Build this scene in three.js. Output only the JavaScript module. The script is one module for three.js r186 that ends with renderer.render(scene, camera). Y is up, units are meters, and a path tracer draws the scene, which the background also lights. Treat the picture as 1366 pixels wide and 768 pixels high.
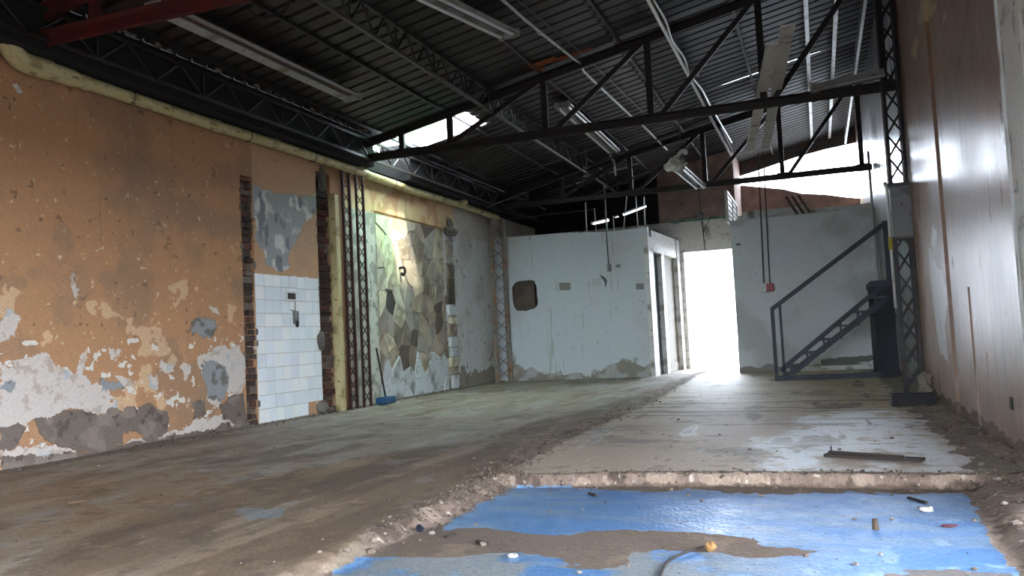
import * as THREE from 'three';
import { mergeGeometries } from 'three/addons/utils/BufferGeometryUtils.js';
import { RoundedBoxGeometry } from 'three/addons/geometries/RoundedBoxGeometry.js';

// ---------------------------------------------------------------- camera, sky, exposure
const scene = new THREE.Scene();
const FOCAL = 1108.58, CX = 683, CY = 384, EYE = 0.78;
const camera = new THREE.PerspectiveCamera(2 * Math.atan(CY / FOCAL) * 180 / Math.PI, 1366 / 768, 0.05, 200);
const M = (() => {                                     // camera axes in the world (yaw, pitch, roll)
  const yaw = 0.352, pitch = 0.061, roll = -0.0498;
  const F = new THREE.Vector3(-Math.sin(yaw) * Math.cos(pitch), Math.sin(pitch), -Math.cos(yaw) * Math.cos(pitch));
  const Rt = new THREE.Vector3(Math.cos(yaw), 0, -Math.sin(yaw)), U = new THREE.Vector3().crossVectors(Rt, F);
  const r = Rt.clone().multiplyScalar(Math.cos(roll)).addScaledVector(U, Math.sin(roll));
  const u = U.clone().multiplyScalar(Math.cos(roll)).addScaledVector(Rt, -Math.sin(roll));
  return { r, u, F };
})();
camera.position.set(0, EYE, 0);
camera.quaternion.setFromRotationMatrix(new THREE.Matrix4().makeBasis(M.r, M.u, M.F.clone().negate()));
camera.updateMatrixWorld();

const renderer = new THREE.WebGLRenderer({ antialias: true });
renderer.toneMapping = THREE.LinearToneMapping;
renderer.toneMappingExposure = 30.0;
renderer.shadowMap.enabled = true;
scene.background = new THREE.Color().setRGB(0.85, 0.95, 1.09);     // an even, hazy sky
scene.backgroundIntensity = 1.0;
const sun = new THREE.DirectionalLight(new THREE.Color(1.0, 0.92, 0.78), 0.3);       // a veiled sun behind the camera, over the right wall
sun.position.set(12, 17, 6); sun.castShadow = true; sun.shadow.radius = 6; sun.shadow.mapSize.set(2048, 2048);
Object.assign(sun.shadow.camera, { left: -16, right: 16, top: 16, bottom: -16, near: 1, far: 70 });
scene.add(sun, sun.target);

// ---------------------------------------------------------------- from photo pixels to places
const ray = (px, py) => M.r.clone().multiplyScalar(px - CX).addScaledVector(M.u, CY - py).addScaledVector(M.F, FOCAL);
const along = (d, t) => new THREE.Vector3(0, EYE, 0).addScaledVector(d, t);
const onX = (px, py, X) => { const d = ray(px, py); return along(d, X / d.x); };
const onY = (px, py, Y) => { const d = ray(px, py); return along(d, (Y - EYE) / d.y); };
const onZ = (px, py, Z) => { const d = ray(px, py); return along(d, Z / d.z); };
const ROOF0 = 3.52, SLOPE = 0.2;
const roofY = (x) => ROOF0 + SLOPE * (x + 5.4);        // underside of the roof sheets
const onRoof = (px, py, below = 0) => { const d = ray(px, py); return along(d, (ROOF0 + SLOPE * 5.4 - below - EYE) / (d.y - SLOPE * d.x)); };
const XL = -5.65, XR = 0.97, ZF = 1.8, ZB = -17.0, ZM = -18.6, ZT = -9.46;

// ---------------------------------------------------------------- seeded noise
function rng(seed) { let s = seed >>> 0; return () => { s = (s + 0x6d2b79f5) | 0; let t = Math.imul(s ^ (s >>> 15), 1 | s); t = (t + Math.imul(t ^ (t >>> 7), 61 | t)) ^ t; return ((t ^ (t >>> 14)) >>> 0) / 4294967296; }; }
const PERM = new Uint8Array(512), VAL = new Float32Array(256);
{ const r = rng(11), p = [...Array(256).keys()]; for (let i = 255; i > 0; i--) { const j = Math.floor(r() * (i + 1)); [p[i], p[j]] = [p[j], p[i]]; } for (let i = 0; i < 512; i++) PERM[i] = p[i & 255]; for (let i = 0; i < 256; i++) VAL[i] = r(); }
function vn(x, y, per = 256) {                          // value noise, 0..1, repeats every per cells
  let ix = Math.floor(x), iy = Math.floor(y); const fx = x - ix, fy = y - iy;
  const sx = fx * fx * (3 - 2 * fx), sy = fy * fy * (3 - 2 * fy);
  let x0, x1, y0, y1;
  if (per === 256) { x0 = ix & 255; x1 = (ix + 1) & 255; y0 = iy & 255; y1 = (iy + 1) & 255; } else { x0 = ((ix % per) + per) % per; x1 = (x0 + 1) % per; y0 = ((iy % per) + per) % per; y1 = (y0 + 1) % per; }
  const a = VAL[PERM[PERM[x0] + y0]], b = VAL[PERM[PERM[x1] + y0]], c = VAL[PERM[PERM[x0] + y1]], d = VAL[PERM[PERM[x1] + y1]];
  return a + (b - a) * sx + (c - a + (a - b - c + d) * sx) * sy;
}
function fbm(x, y, oct = 4, per = 256) { let s = 0, a = 0.5, n = 0; for (let i = 0; i < oct; i++) { s += a * vn(x, y, per); n += a; a *= 0.5; x = x * 2 + 17; y = y * 2 + 31; per = Math.min(256, per * 2); } return s / n; }
const clamp = (v, a = 0, b = 1) => v < a ? a : v > b ? b : v;
const ss = (a, b, v) => { const t = clamp((v - a) / (b - a)); return t * t * (3 - 2 * t); };
const mixc = (o, c, t) => { o[0] += (c[0] - o[0]) * t; o[1] += (c[1] - o[1]) * t; o[2] += (c[2] - o[2]) * t; };
function poly(pts) { let a = 1e9, b = 1e9, c = -1e9, d = -1e9; for (const [x, y] of pts) { a = Math.min(a, x); c = Math.max(c, x); b = Math.min(b, y); d = Math.max(d, y); } return { pts, box: [a, b, c, d] }; }
function inside(p, x, y) {
  const [a, b, c, d] = p.box; if (x < a || x > c || y < b || y > d) return false;
  let r = false; const q = p.pts;
  for (let i = 0, j = q.length - 1; i < q.length; j = i++) if ((q[i][1] > y) !== (q[j][1] > y) && x < (q[j][0] - q[i][0]) * (y - q[i][1]) / (q[j][1] - q[i][1]) + q[i][0]) r = !r;
  return r;
}
const polyWall = (X, list) => poly(list.map(([a, b]) => { const p = onX(a, b, X); return [p.z, p.y]; }));
const polyFloor = (Y, list) => poly(list.map(([a, b]) => { const p = onY(a, b, Y); return [p.x, p.z]; }));
const polyBack = (Z, list) => poly(list.map(([a, b]) => { const p = onZ(a, b, Z); return [p.x, p.y]; }));

// fn(u, v, out) fills out = [r, g, b, height]; sRGB 0..255, height 0..1
function paint(w, h, u0, u1, v0, v1, fn, wrap = THREE.MirroredRepeatWrapping) {
  const col = new Uint8Array(w * h * 4), bmp = new Uint8Array(w * h), rgh = new Uint8Array(w * h * 2), o = [0, 0, 0, 0, 0.8];
  for (let j = 0; j < h; j++) for (let i = 0; i < w; i++) {
    fn(u0 + (u1 - u0) * (i + 0.5) / w, v0 + (v1 - v0) * (j + 0.5) / h, o);
    const k = j * w + i; col[k * 4] = clamp(o[0], 0, 255); col[k * 4 + 1] = clamp(o[1], 0, 255); col[k * 4 + 2] = clamp(o[2], 0, 255); col[k * 4 + 3] = 255; bmp[k] = clamp(o[3]) * 255; rgh[2 * k] = rgh[2 * k + 1] = clamp(o[4]) * 255;
  }
  const map = new THREE.DataTexture(col, w, h, THREE.RGBAFormat); map.colorSpace = THREE.SRGBColorSpace;
  const bump = new THREE.DataTexture(bmp, w, h, THREE.RedFormat);
  const rough = new THREE.DataTexture(rgh, w, h, THREE.RGFormat);
  for (const t of [map, bump, rough]) { t.wrapS = t.wrapT = wrap; t.magFilter = THREE.LinearFilter; t.minFilter = THREE.LinearMipmapLinearFilter; t.needsUpdate = true; }
  return { map, bumpMap: bump, roughnessMap: rough, frame: [u0, u1, v0, v1] };
}
const tileTex = (size, fn) => paint(size, size, 0, 1, 0, 1, fn, THREE.RepeatWrapping);
const std = (o) => new THREE.MeshStandardMaterial({ side: THREE.DoubleSide, ...o });
const srgb = (r, g, b) => new THREE.Color(r / 255, g / 255, b / 255).convertSRGBToLinear();

// grains that repeat every metre, used on the small things (uv in metres)
const grain = tileTex(512, (u, v, o) => { const n = fbm(u * 6, v * 6, 5, 6), s = vn(u * 120, v * 120, 120), k = 205 + 50 * (n - 0.5) * 1.6 + 22 * (s - 0.5); o[0] = k; o[1] = k; o[2] = k; o[3] = 0.6 * n + 0.4 * s; });
const rustTex = tileTex(512, (u, v, o) => {
  const n = fbm(u * 7, v * 7, 5, 7), m = fbm(u * 14 + 3, v * 14 + 9, 4, 14), s = vn(u * 90, v * 90, 90);
  o[0] = 190; o[1] = 186; o[2] = 184; mixc(o, [232, 150, 110], ss(0.52, 0.66, n) * 0.8); mixc(o, [120, 112, 110], ss(0.55, 0.7, m) * 0.6); const k = 0.9 + 0.2 * s; o[0] *= k; o[1] *= k; o[2] *= k; o[3] = n * 0.5 + s * 0.3;
});
const grimeTex = tileTex(512, (u, v, o) => {
  const n = fbm(u * 5, v * 5, 5, 5), m = fbm(u * 22, v * 22, 3, 22), s = vn(u * 100, v * 100, 100);
  o[0] = 236; o[1] = 236; o[2] = 234; mixc(o, [150, 142, 130], ss(0.55, 0.78, n) * 0.8); mixc(o, [120, 110, 100], ss(0.7, 0.8, m) * 0.7); const k = 0.95 + 0.1 * s; o[0] *= k; o[1] *= k; o[2] *= k; o[3] = 0.5 * n + 0.3 * s;
});
const woodTex = tileTex(512, (u, v, o) => { const g = fbm(u * 3 + 0.3 * vn(u * 4, v * 4, 4), v * 60, 4, 60), n = fbm(u * 4, v * 4, 4, 4); const k = 150 + 90 * (g - 0.4) + 40 * (n - 0.5); o[0] = k * 1.08; o[1] = k; o[2] = k * 0.92; o[3] = g; });
const mat = (rgb, tex = grain, rough = 0.8, extra = {}) => std({ color: srgb(...rgb), map: tex.map, bumpMap: tex.bumpMap, bumpScale: 0.002, roughness: rough, ...extra });
const MT = {
  steel: mat([46, 43, 42], rustTex, 0.55), steelGrey: mat([92, 92, 94], rustTex, 0.5), redSteel: mat([84, 48, 42], rustTex, 0.6), redOxide: mat([98, 40, 38], rustTex, 0.6),
  black: mat([15, 15, 15], grain, 0.95), sheet: mat([96, 90, 84], rustTex, 0.55), zinc: mat([205, 207, 208], grimeTex, 0.35, { metalness: 0.3 }),
  white: mat([226, 226, 222], grimeTex, 0.6), lampWhite: mat([168, 168, 164], grimeTex, 0.45), tubeGlass: std({ color: srgb(225, 228, 228), roughness: 0.2 }),
  pvc: mat([206, 192, 142], grimeTex, 0.5), pvcWhite: mat([222, 222, 220], grimeTex, 0.45), greyBox: mat([128, 130, 132], grimeTex, 0.5), red: mat([190, 52, 50], grain, 0.4), blue: mat([48, 104, 152], grain, 0.45),
  wood: mat([120, 96, 72], woodTex, 0.8), darkWood: mat([70, 60, 54], woodTex, 0.75), paleBoard: mat([190, 182, 168], woodTex, 0.7), cement: mat([136, 128, 120], grain, 0.95), mortar: mat([160, 150, 138], grain, 0.95), navy: mat([46, 52, 66], grain, 0.55),
  brickA: mat([112, 76, 64], grimeTex, 0.95), brickB: mat([86, 70, 64], grimeTex, 0.95), brickC: mat([124, 110, 100], grimeTex, 0.95), brickD: mat([72, 58, 53], grimeTex, 0.95),
  tileA: std({ color: srgb(232, 236, 238), roughness: 0.22 }), tileB: std({ color: srgb(224, 229, 232), roughness: 0.26 }), tileC: std({ color: srgb(238, 239, 236), roughness: 0.2 }),
  rust: mat([176, 92, 48], rustTex, 0.9), rubber: mat([30, 30, 32], grain, 0.7), gravelA: mat([140, 122, 106], grain, 0.95), gravelB: mat([126, 108, 94], grain, 0.95), gravelC: mat([160, 148, 134], grain, 0.95),
};

// ---------------------------------------------------------------- building helpers
const taken = new Map();
function numbered(name) { const n = taken.get(name) ?? 0; taken.set(name, n + 1); return n ? `${name}_${String(n).padStart(3, '0')}` : name; }
const ORIGIN = new WeakMap(); const at0 = new THREE.Vector3();
function thing(name, label, category, base = [0, 0, 0], group) {
  const o = new THREE.Group(); o.name = numbered(name); o.position.set(...(base.isVector3 ? base.toArray() : base)); o.userData = { label, category }; if (group) o.userData.group = group;
  ORIGIN.set(o, o.position.clone()); scene.add(o); return o;
}
function setting(name, label) { const o = new THREE.Group(); o.name = name; o.userData = { kind: 'structure' }; if (label) { o.userData.label = label; o.userData.category = name.split('_')[0]; } ORIGIN.set(o, new THREE.Vector3()); scene.add(o); return o; }
function metreUV(g) {                                   // uv in metres by the way each face points
  const p = g.attributes.position, n = g.attributes.normal, uv = new Float32Array(p.count * 2);
  for (let i = 0; i < p.count; i++) {
    const x = Math.abs(n.getX(i)), y = Math.abs(n.getY(i)), z = Math.abs(n.getZ(i));
    if (x >= y && x >= z) { uv[2 * i] = p.getZ(i); uv[2 * i + 1] = p.getY(i); } else if (y >= z) { uv[2 * i] = p.getX(i); uv[2 * i + 1] = p.getZ(i); } else { uv[2 * i] = p.getX(i); uv[2 * i + 1] = p.getY(i); }
  }
  g.setAttribute('uv', new THREE.BufferAttribute(uv, 2)); return g;
}
function flat(list) {
  const l = (Array.isArray(list) ? list : [list]).map((g) => { g = g.index ? g.toNonIndexed() : g; for (const k of Object.keys(g.attributes)) if (!['position', 'normal', 'uv'].includes(k)) g.deleteAttribute(k); if (!g.attributes.uv) metreUV(g); return g; });
  return l.length > 1 ? mergeGeometries(l) : l[0];
}
// geometry is given in world places; it is moved to its parent's origin here
function part(name, geos, material, parent, { keepUV = false, frame = null, label = null } = {}) {
  const g = flat(geos); if (frame) frameUV(g, frame); else if (!keepUV) metreUV(g);
  const o = ORIGIN.get(parent) ?? at0, own = ORIGIN.get(parent);
  g.translate(-o.x, -o.y, -o.z);
  const m = new THREE.Mesh(g, material); m.name = name; m.castShadow = m.receiveShadow = true; if (label) m.userData.label = label;
  parent.add(m); ORIGIN.set(m, own ? own.clone() : at0.clone()); return m;
}
function solo(name, label, category, geos, material, base, group, opt = {}) {       // a thing that is one mesh
  const b = base.isVector3 ? base : new THREE.Vector3(...base), g = flat(geos); if (!opt.keepUV) metreUV(g); g.translate(-b.x, -b.y, -b.z);
  const m = new THREE.Mesh(g, material); m.name = numbered(name); m.position.copy(b); m.castShadow = m.receiveShadow = true; m.userData = { label, category }; if (group) m.userData.group = group;
  ORIGIN.set(m, b.clone()); scene.add(m); return m;
}
function frameUV(g, [axU, axV, u0, u1, v0, v1]) {       // uv from world places through a texture's frame
  const p = g.attributes.position, uv = new Float32Array(p.count * 2), get = (i, a) => a === 'x' ? p.getX(i) : a === 'y' ? p.getY(i) : p.getZ(i);
  for (let i = 0; i < p.count; i++) { uv[2 * i] = (get(i, axU) - u0) / (u1 - u0); uv[2 * i + 1] = (get(i, axV) - v0) / (v1 - v0); }
  g.setAttribute('uv', new THREE.BufferAttribute(uv, 2));
}
const v3 = (x, y, z) => new THREE.Vector3(x, y, z);
const box = (x0, x1, y0, y1, z0, z1) => new THREE.BoxGeometry(Math.abs(x1 - x0), Math.abs(y1 - y0), Math.abs(z1 - z0)).translate((x0 + x1) / 2, (y0 + y1) / 2, (z0 + z1) / 2);
const rbox = (x0, x1, y0, y1, z0, z1, r = 0.004) => new RoundedBoxGeometry(Math.abs(x1 - x0), Math.abs(y1 - y0), Math.abs(z1 - z0), 1, r).translate((x0 + x1) / 2, (y0 + y1) / 2, (z0 + z1) / 2);
function orient(g, a, b, hint = v3(0, 1, 0)) {          // a shape along +z of length 1 at the origin, laid from a to b
  const d = b.clone().sub(a), L = d.length(), z = d.clone().divideScalar(L); let x = hint.clone().cross(z); if (x.lengthSq() < 1e-6) x = v3(1, 0, 0).cross(z); x.normalize();
  const y = z.clone().cross(x); g.scale(1, 1, L); g.applyMatrix4(new THREE.Matrix4().makeBasis(x, y, z).setPosition(a)); return g;
}
const bar = (a, b, w, h = w, hint) => orient(new THREE.BoxGeometry(w, h, 1).translate(0, 0, 0.5), a, b, hint);
const rod = (a, b, r, seg = 8) => orient(new THREE.CylinderGeometry(r, r, 1, seg).rotateX(Math.PI / 2).translate(0, 0, 0.5), a, b);
// an angle iron: two thin legs along x and y of its cross-section
const angle = (a, b, w, t, hint, fx = 1, fy = 1) => mergeGeometries([orient(new THREE.BoxGeometry(w, t, 1).translate(fx * w / 2, fy * t / 2, 0.5), a, b, hint), orient(new THREE.BoxGeometry(t, w, 1).translate(fx * t / 2, fy * w / 2, 0.5), a, b, hint)]);
const hose = (pts, r, n = 40, seg = 7) => new THREE.TubeGeometry(new THREE.CatmullRomCurve3(pts), n, r, seg);
function lumpy(r, seed, sx = 1, sy = 1, sz = 1, detail = 1) {
  const g = new THREE.IcosahedronGeometry(r, detail), p = g.attributes.position, R = rng(seed), off = new Map();
  for (let i = 0; i < p.count; i++) { const k = [p.getX(i), p.getY(i), p.getZ(i)].map((v) => v.toFixed(4)).join(); if (!off.has(k)) off.set(k, 0.72 + 0.5 * R()); const s = off.get(k); p.setXYZ(i, p.getX(i) * s * sx, p.getY(i) * s * sy, p.getZ(i) * s * sz); }
  g.computeVertexNormals(); return g;
}
function prism(pts2, depth, place) {                    // an outline pushed out by depth; place(x, y, d) gives the world place
  const s = new THREE.Shape(pts2.map(([a, b]) => new THREE.Vector2(a, b))), g = new THREE.ExtrudeGeometry(s, { depth, bevelEnabled: false }), p = g.attributes.position;
  for (let i = 0; i < p.count; i++) { const q = place(p.getX(i), p.getY(i), p.getZ(i)); p.setXYZ(i, q.x, q.y, q.z); }
  g.computeVertexNormals(); return g;
}

// ---------------------------------------------------------------- floor
const lerpLine = (pts, key, val) => { const q = pts.map((p) => [p[key], p[val]]).sort((a, b) => a[0] - b[0]); return (t) => { if (t <= q[0][0]) return q[0][1]; for (let i = 1; i < q.length; i++) if (t <= q[i][0]) return q[i - 1][1] + (q[i][1] - q[i - 1][1]) * (t - q[i - 1][0]) / (q[i][0] - q[i - 1][0]); return q[q.length - 1][1]; }; };
const slabLeft = lerpLine([[660, 628], [700, 608], [760, 578], [810, 558], [850, 541], [885, 522], [920, 503]].map(([a, b]) => onY(a, b, 0)), 'z', 'x');
const pitLeft = lerpLine([[658, 634], [600, 664], [520, 696], [440, 735], [370, 768]].map(([a, b]) => onY(a, b, 0)), 'z', 'x');
const pitRight = lerpLine([[1318, 655], [1345, 690], [1366, 722]].map(([a, b]) => onY(a, b, -0.05)), 'z', 'x');
const slabFront = lerpLine([[665, 634], [860, 631], [1100, 632], [1300, 634]].map(([a, b]) => onY(a, b, 0.01)), 'x', 'z');
const slabRight = lerpLine([[1300, 630], [1262, 585], [1215, 545]].map(([a, b]) => onY(a, b, 0.01)), 'z', 'x');
const PIT = -0.05;
function floorZones(x, z) {                             // depth into the pit and the distance to the broken edges
  const w = 0.05 * (fbm(x * 9, z * 9, 3) - 0.5) + 0.02 * (vn(x * 40, z * 40) - 0.5);
  const dz = z - slabFront(x) + w * 0.8, dl = x - pitLeft(z) + w * 1.6, dr = pitRight(z) - x + w, dS = x - slabLeft(z) + w * 1.4;
  return { dz, dl, dr, dS, pit: Math.min(ss(-0.015, 0.03, dz), ss(-0.02, 0.1, dl), ss(-0.02, 0.07, dr)) };
}
function floorHeight(x, z) {
  const f = floorZones(x, z); let h = 0.012 * (fbm(x * 0.9, z * 0.9, 3) - 0.5);
  if (f.dz < 0.05) {
    h += 0.012 * ss(-0.02, 0.05, f.dS);
    const e = Math.exp(-(f.dS * f.dS) / 0.012); h += e * (0.03 * (fbm(x * 13, z * 13, 3) - 0.42) - 0.008) * ss(-16, -9, z);
    const c = Math.exp(-(f.dz * f.dz) / 0.004) * (f.dS > -0.05 ? 1 : 0); h += c * 0.025 * (fbm(x * 22, z * 22, 3) - 0.5);
  }
  h += (PIT - 0.012 * (f.dS > 0 && f.dz < 0.05 ? 1 : 0)) * f.pit;
  if (f.dz > -0.1) { const e = Math.exp(-((f.dl - 0.04) ** 2) / 0.008); h += e * (0.045 * (fbm(x * 15, z * 15, 4) - 0.4)) * ss(-3.0, -3.6, z); }
  const r = ss(0.0, 0.12, x - slabRight(Math.max(z, -8.6)) + 0.05 * (fbm(x * 8, z * 8, 2) - 0.5)); if (z < -4.6 && z > -9.6) h += r * 0.05 * (fbm(x * 14, z * 9, 4) - 0.35);
  h += 0.035 * ss(XR - 0.14, XR, x) * fbm(x * 20, z * 6, 3) + 0.03 * ss(XL + 0.16, XL, x) * fbm(x * 20, z * 5, 3);
  return h;
}
const FP = (l, y = 0) => polyFloor(y, l);
const dirtBand = FP([[905, 505], [850, 528], [740, 556], [640, 585], [520, 604], [330, 642], [180, 690], [30, 745], [0, 768], [370, 768], [500, 705], [655, 635], [760, 580], [850, 543], [905, 515]]);
const brownNear = FP([[0, 640], [120, 628], [330, 630], [470, 622], [560, 610], [640, 600], [650, 640], [500, 705], [370, 768], [0, 768]]);
const blueMask = FP([[600, 697], [655, 655], [668, 643], [760, 646], [860, 651], [1000, 657], [1322, 657], [1345, 690], [1366, 722], [1420, 770], [1420, 900], [520, 900], [430, 745], [560, 720]], PIT);
const dirtPatch = FP([[540, 712], [600, 706], [640, 703], [700, 711], [740, 713], [770, 708], [800, 706], [860, 705], [930, 709], [985, 717], [1010, 728], [1060, 728], [1106, 732], [1090, 738], [1040, 743], [985, 741], [950, 736], [900, 735], [870, 730], [842, 734], [822, 746], [800, 757], [762, 757], [754, 744], [700, 735], [650, 736], [600, 741], [520, 742], [450, 746], [480, 722]], PIT);
const dirtPatch2 = FP([[1180, 768], [1210, 756], [1250, 756], [1300, 762], [1340, 765], [1340, 790], [1180, 790]], PIT);
const slabWhite = FP([[1000, 618], [1010, 590], [1060, 556], [1120, 546], [1205, 546], [1225, 560], [1258, 590], [1292, 628], [1130, 628], [1000, 630]], 0.01);
const tanPatch = FP([[405, 632], [430, 618], [480, 612], [520, 610], [500, 618], [450, 630]]);
const blueBit = FP([[300, 682], [330, 675], [378, 678], [380, 688], [330, 694]]);
const soft = (p, x, z, r) => 0.25 * (inside(p, x + r, z) + inside(p, x - r, z) + inside(p, x, z + 2 * r) + inside(p, x, z - 2 * r));
function floorColour(x, z, o) {
  const wx = x + 0.16 * (fbm(x * 3, z * 3, 4) - 0.5) + 0.04 * (vn(x * 25, z * 25) - 0.5), wz = z + 0.3 * (fbm(x * 3 + 40, z * 3 + 7, 4) - 0.5) + 0.06 * (vn(x * 25 + 9, z * 25) - 0.5);
  const n = fbm(x * 2.2, z * 2.2, 5), m = fbm(x * 7 + 5, z * 7, 4), f = vn(x * 130, z * 130), g = vn(x * 55 + 3, z * 55), st = fbm(x * 5, z * 1.2 + 11, 4), q = fbm(x * 11 + 50, z * 11 + 20, 3);
  const zone = floorZones(x, z); o[4] = 0.8;
  if (zone.pit > 0.86) {
    o[0] = 80; o[1] = 120; o[2] = 166; o[4] = 0.36 + 0.2 * n + 0.25 * (q - 0.5); mixc(o, [122, 136, 150], 0.55 * ss(0.4, 0.62, fbm(x * 4 + 9, z * 16, 4)));
    mixc(o, [120, 150, 186], ss(0.5, 0.72, m) * 0.5); mixc(o, [168, 180, 194], ss(0.6, 0.74, q) * 0.5 * ss(-1.4, 0.2, x)); mixc(o, [66, 114, 172], ss(0.55, 0.75, n) * 0.35);
    let d = 0; if (!inside(blueMask, wx, wz)) d = 1; if (inside(dirtPatch, wx, z + (wz - z) * 0.35)) d = 1; if (inside(dirtPatch2, wx, wz)) d = 0.8;
    if (!d && z > -3.35) { const k = ss(0.3, 0.48, m) * ss(0.2, -0.7, x); mixc(o, [132, 130, 127], k * 0.85); o[4] += k * 0.25; }
    if (d) { mixc(o, [106, 86, 70], d * 0.95); mixc(o, [134, 113, 95], ss(0.55, 0.7, m) * 0.6); mixc(o, [88, 72, 60], ss(0.55, 0.7, q) * 0.4); o[4] = 0.85; }
    if (g > 0.93) mixc(o, [70, 58, 50], 0.6);
  } else if (zone.dS > 0 && zone.dz < 0.03) {
    o[0] = 188; o[1] = 168; o[2] = 146; o[4] = 0.6 + 0.15 * n; mixc(o, [136, 124, 112], ss(0.5, 0.7, n) * 0.6);
    const sw = soft(slabWhite, x + (wx - x) * 2.2, z + (wz - z) * 1.6, 0.09) * ss(0.24, 0.46, 0.5 * m + 0.5 * st) + (z > -7 ? 0.5 * ss(0.56, 0.66, st) : 0); if (sw > 0) { mixc(o, [224, 226, 228], clamp(sw)); o[4] -= 0.25 * clamp(sw); }
    mixc(o, [112, 98, 86], ss(0.62, 0.72, st) * 0.7 * ss(-5.2, -6.5, z)); { const across = fbm(x * 1.3 + 4, z * 9, 4); mixc(o, [96, 80, 68], ss(0.56, 0.68, across) * ss(-7.4, -8.0, z) * ss(-10.5, -9.2, z) * 0.85); mixc(o, [104, 90, 78], ss(0.62, 0.7, across) * ss(-5.4, -6, z) * 0.5); if (Math.abs(z + 8.85 + 0.2 * (n - 0.5)) < 0.05 && x < 0.1 + 0.5 * (m - 0.5)) mixc(o, [88, 74, 62], 0.8); } mixc(o, [120, 104, 90], ss(0.66, 0.72, q) * 0.5);
    if (x > slabRight(Math.max(z, -8.6)) + 0.2 * (fbm(x * 6, z * 6, 3) - 0.5)) { o[0] = 134 + 40 * (m - 0.5); o[1] = 122 + 38 * (m - 0.5); o[2] = 110 + 36 * (m - 0.5); o[4] = 0.9; }
  } else {
    o[0] = 150; o[1] = 136; o[2] = 120; o[4] = 0.7;
    mixc(o, [168, 162, 154], ss(0.5, 0.64, st) * 0.7); mixc(o, [112, 102, 92], ss(0.52, 0.7, n) * 0.6);
    const bn = soft(brownNear, wx, wz, 0.14); if (bn) mixc(o, [136, 108, 80], bn * (0.55 + 0.4 * ss(0.4, 0.6, m)));
    const db = soft(dirtBand, wx, wz, 0.07); if (db) { mixc(o, [106, 85, 66], db * (0.6 + 0.4 * ss(0.35, 0.55, st))); o[4] = 0.85; }
    const tp = soft(tanPatch, wx, wz, 0.06); if (tp) mixc(o, [176, 150, 122], tp * 0.55); const lane = fbm(x * 6 + 3, z * 0.9 + 40, 4), lane2 = fbm(x * 4 + 80, z * 1.4, 4); mixc(o, [174, 156, 134], ss(0.56, 0.68, lane) * 0.45); mixc(o, [92, 76, 62], ss(0.54, 0.68, lane2) * 0.45); mixc(o, [150, 154, 158], ss(0.62, 0.72, fbm(x * 5 + 21, z * 2.2 + 5, 4)) * 0.4);
    if (inside(blueBit, wx, wz)) mixc(o, [120, 136, 150], 0.6);
    mixc(o, [78, 64, 52], ss(0.6, 0.72, q) * 0.35); mixc(o, [170, 150, 128], ss(0.66, 0.74, m) * 0.4);
    if (x < XL + 0.14 + 0.1 * (m - 0.5)) mixc(o, [104, 94, 84], 0.7);
  }
  // crushed mortar along the broken edges
  const e = Math.max(Math.exp(-(zone.dz * zone.dz) / 0.006) * (zone.dS > -0.08 && zone.pit < 0.9 ? 1 : 0), Math.exp(-((zone.dl - 0.04) ** 2) / 0.007) * (zone.dz > -0.05 ? ss(-2.8, -3.4, z + 0.3 * (m - 0.5)) : 0), Math.exp(-(zone.dS * zone.dS) / 0.014) * (zone.dz < 0 ? 0.9 : 0), zone.dz > 0 && zone.dr < 0.1 ? 1 : 0);
  if (e > 0.15) { const k = ss(0.15, 0.6, e); mixc(o, m > 0.5 ? [146, 126, 110] : [122, 103, 90], k); mixc(o, [84, 69, 58], k * ss(0.55, 0.68, q)); mixc(o, [186, 172, 156], k * ss(0.8, 0.94, g)); o[4] += (0.92 - o[4]) * k; }
  const t = 0.9 + 0.2 * f; o[0] *= t; o[1] *= t; o[2] *= t; o[3] = 0.35 + 0.3 * m + 0.2 * f + 0.15 * g;
}
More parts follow.
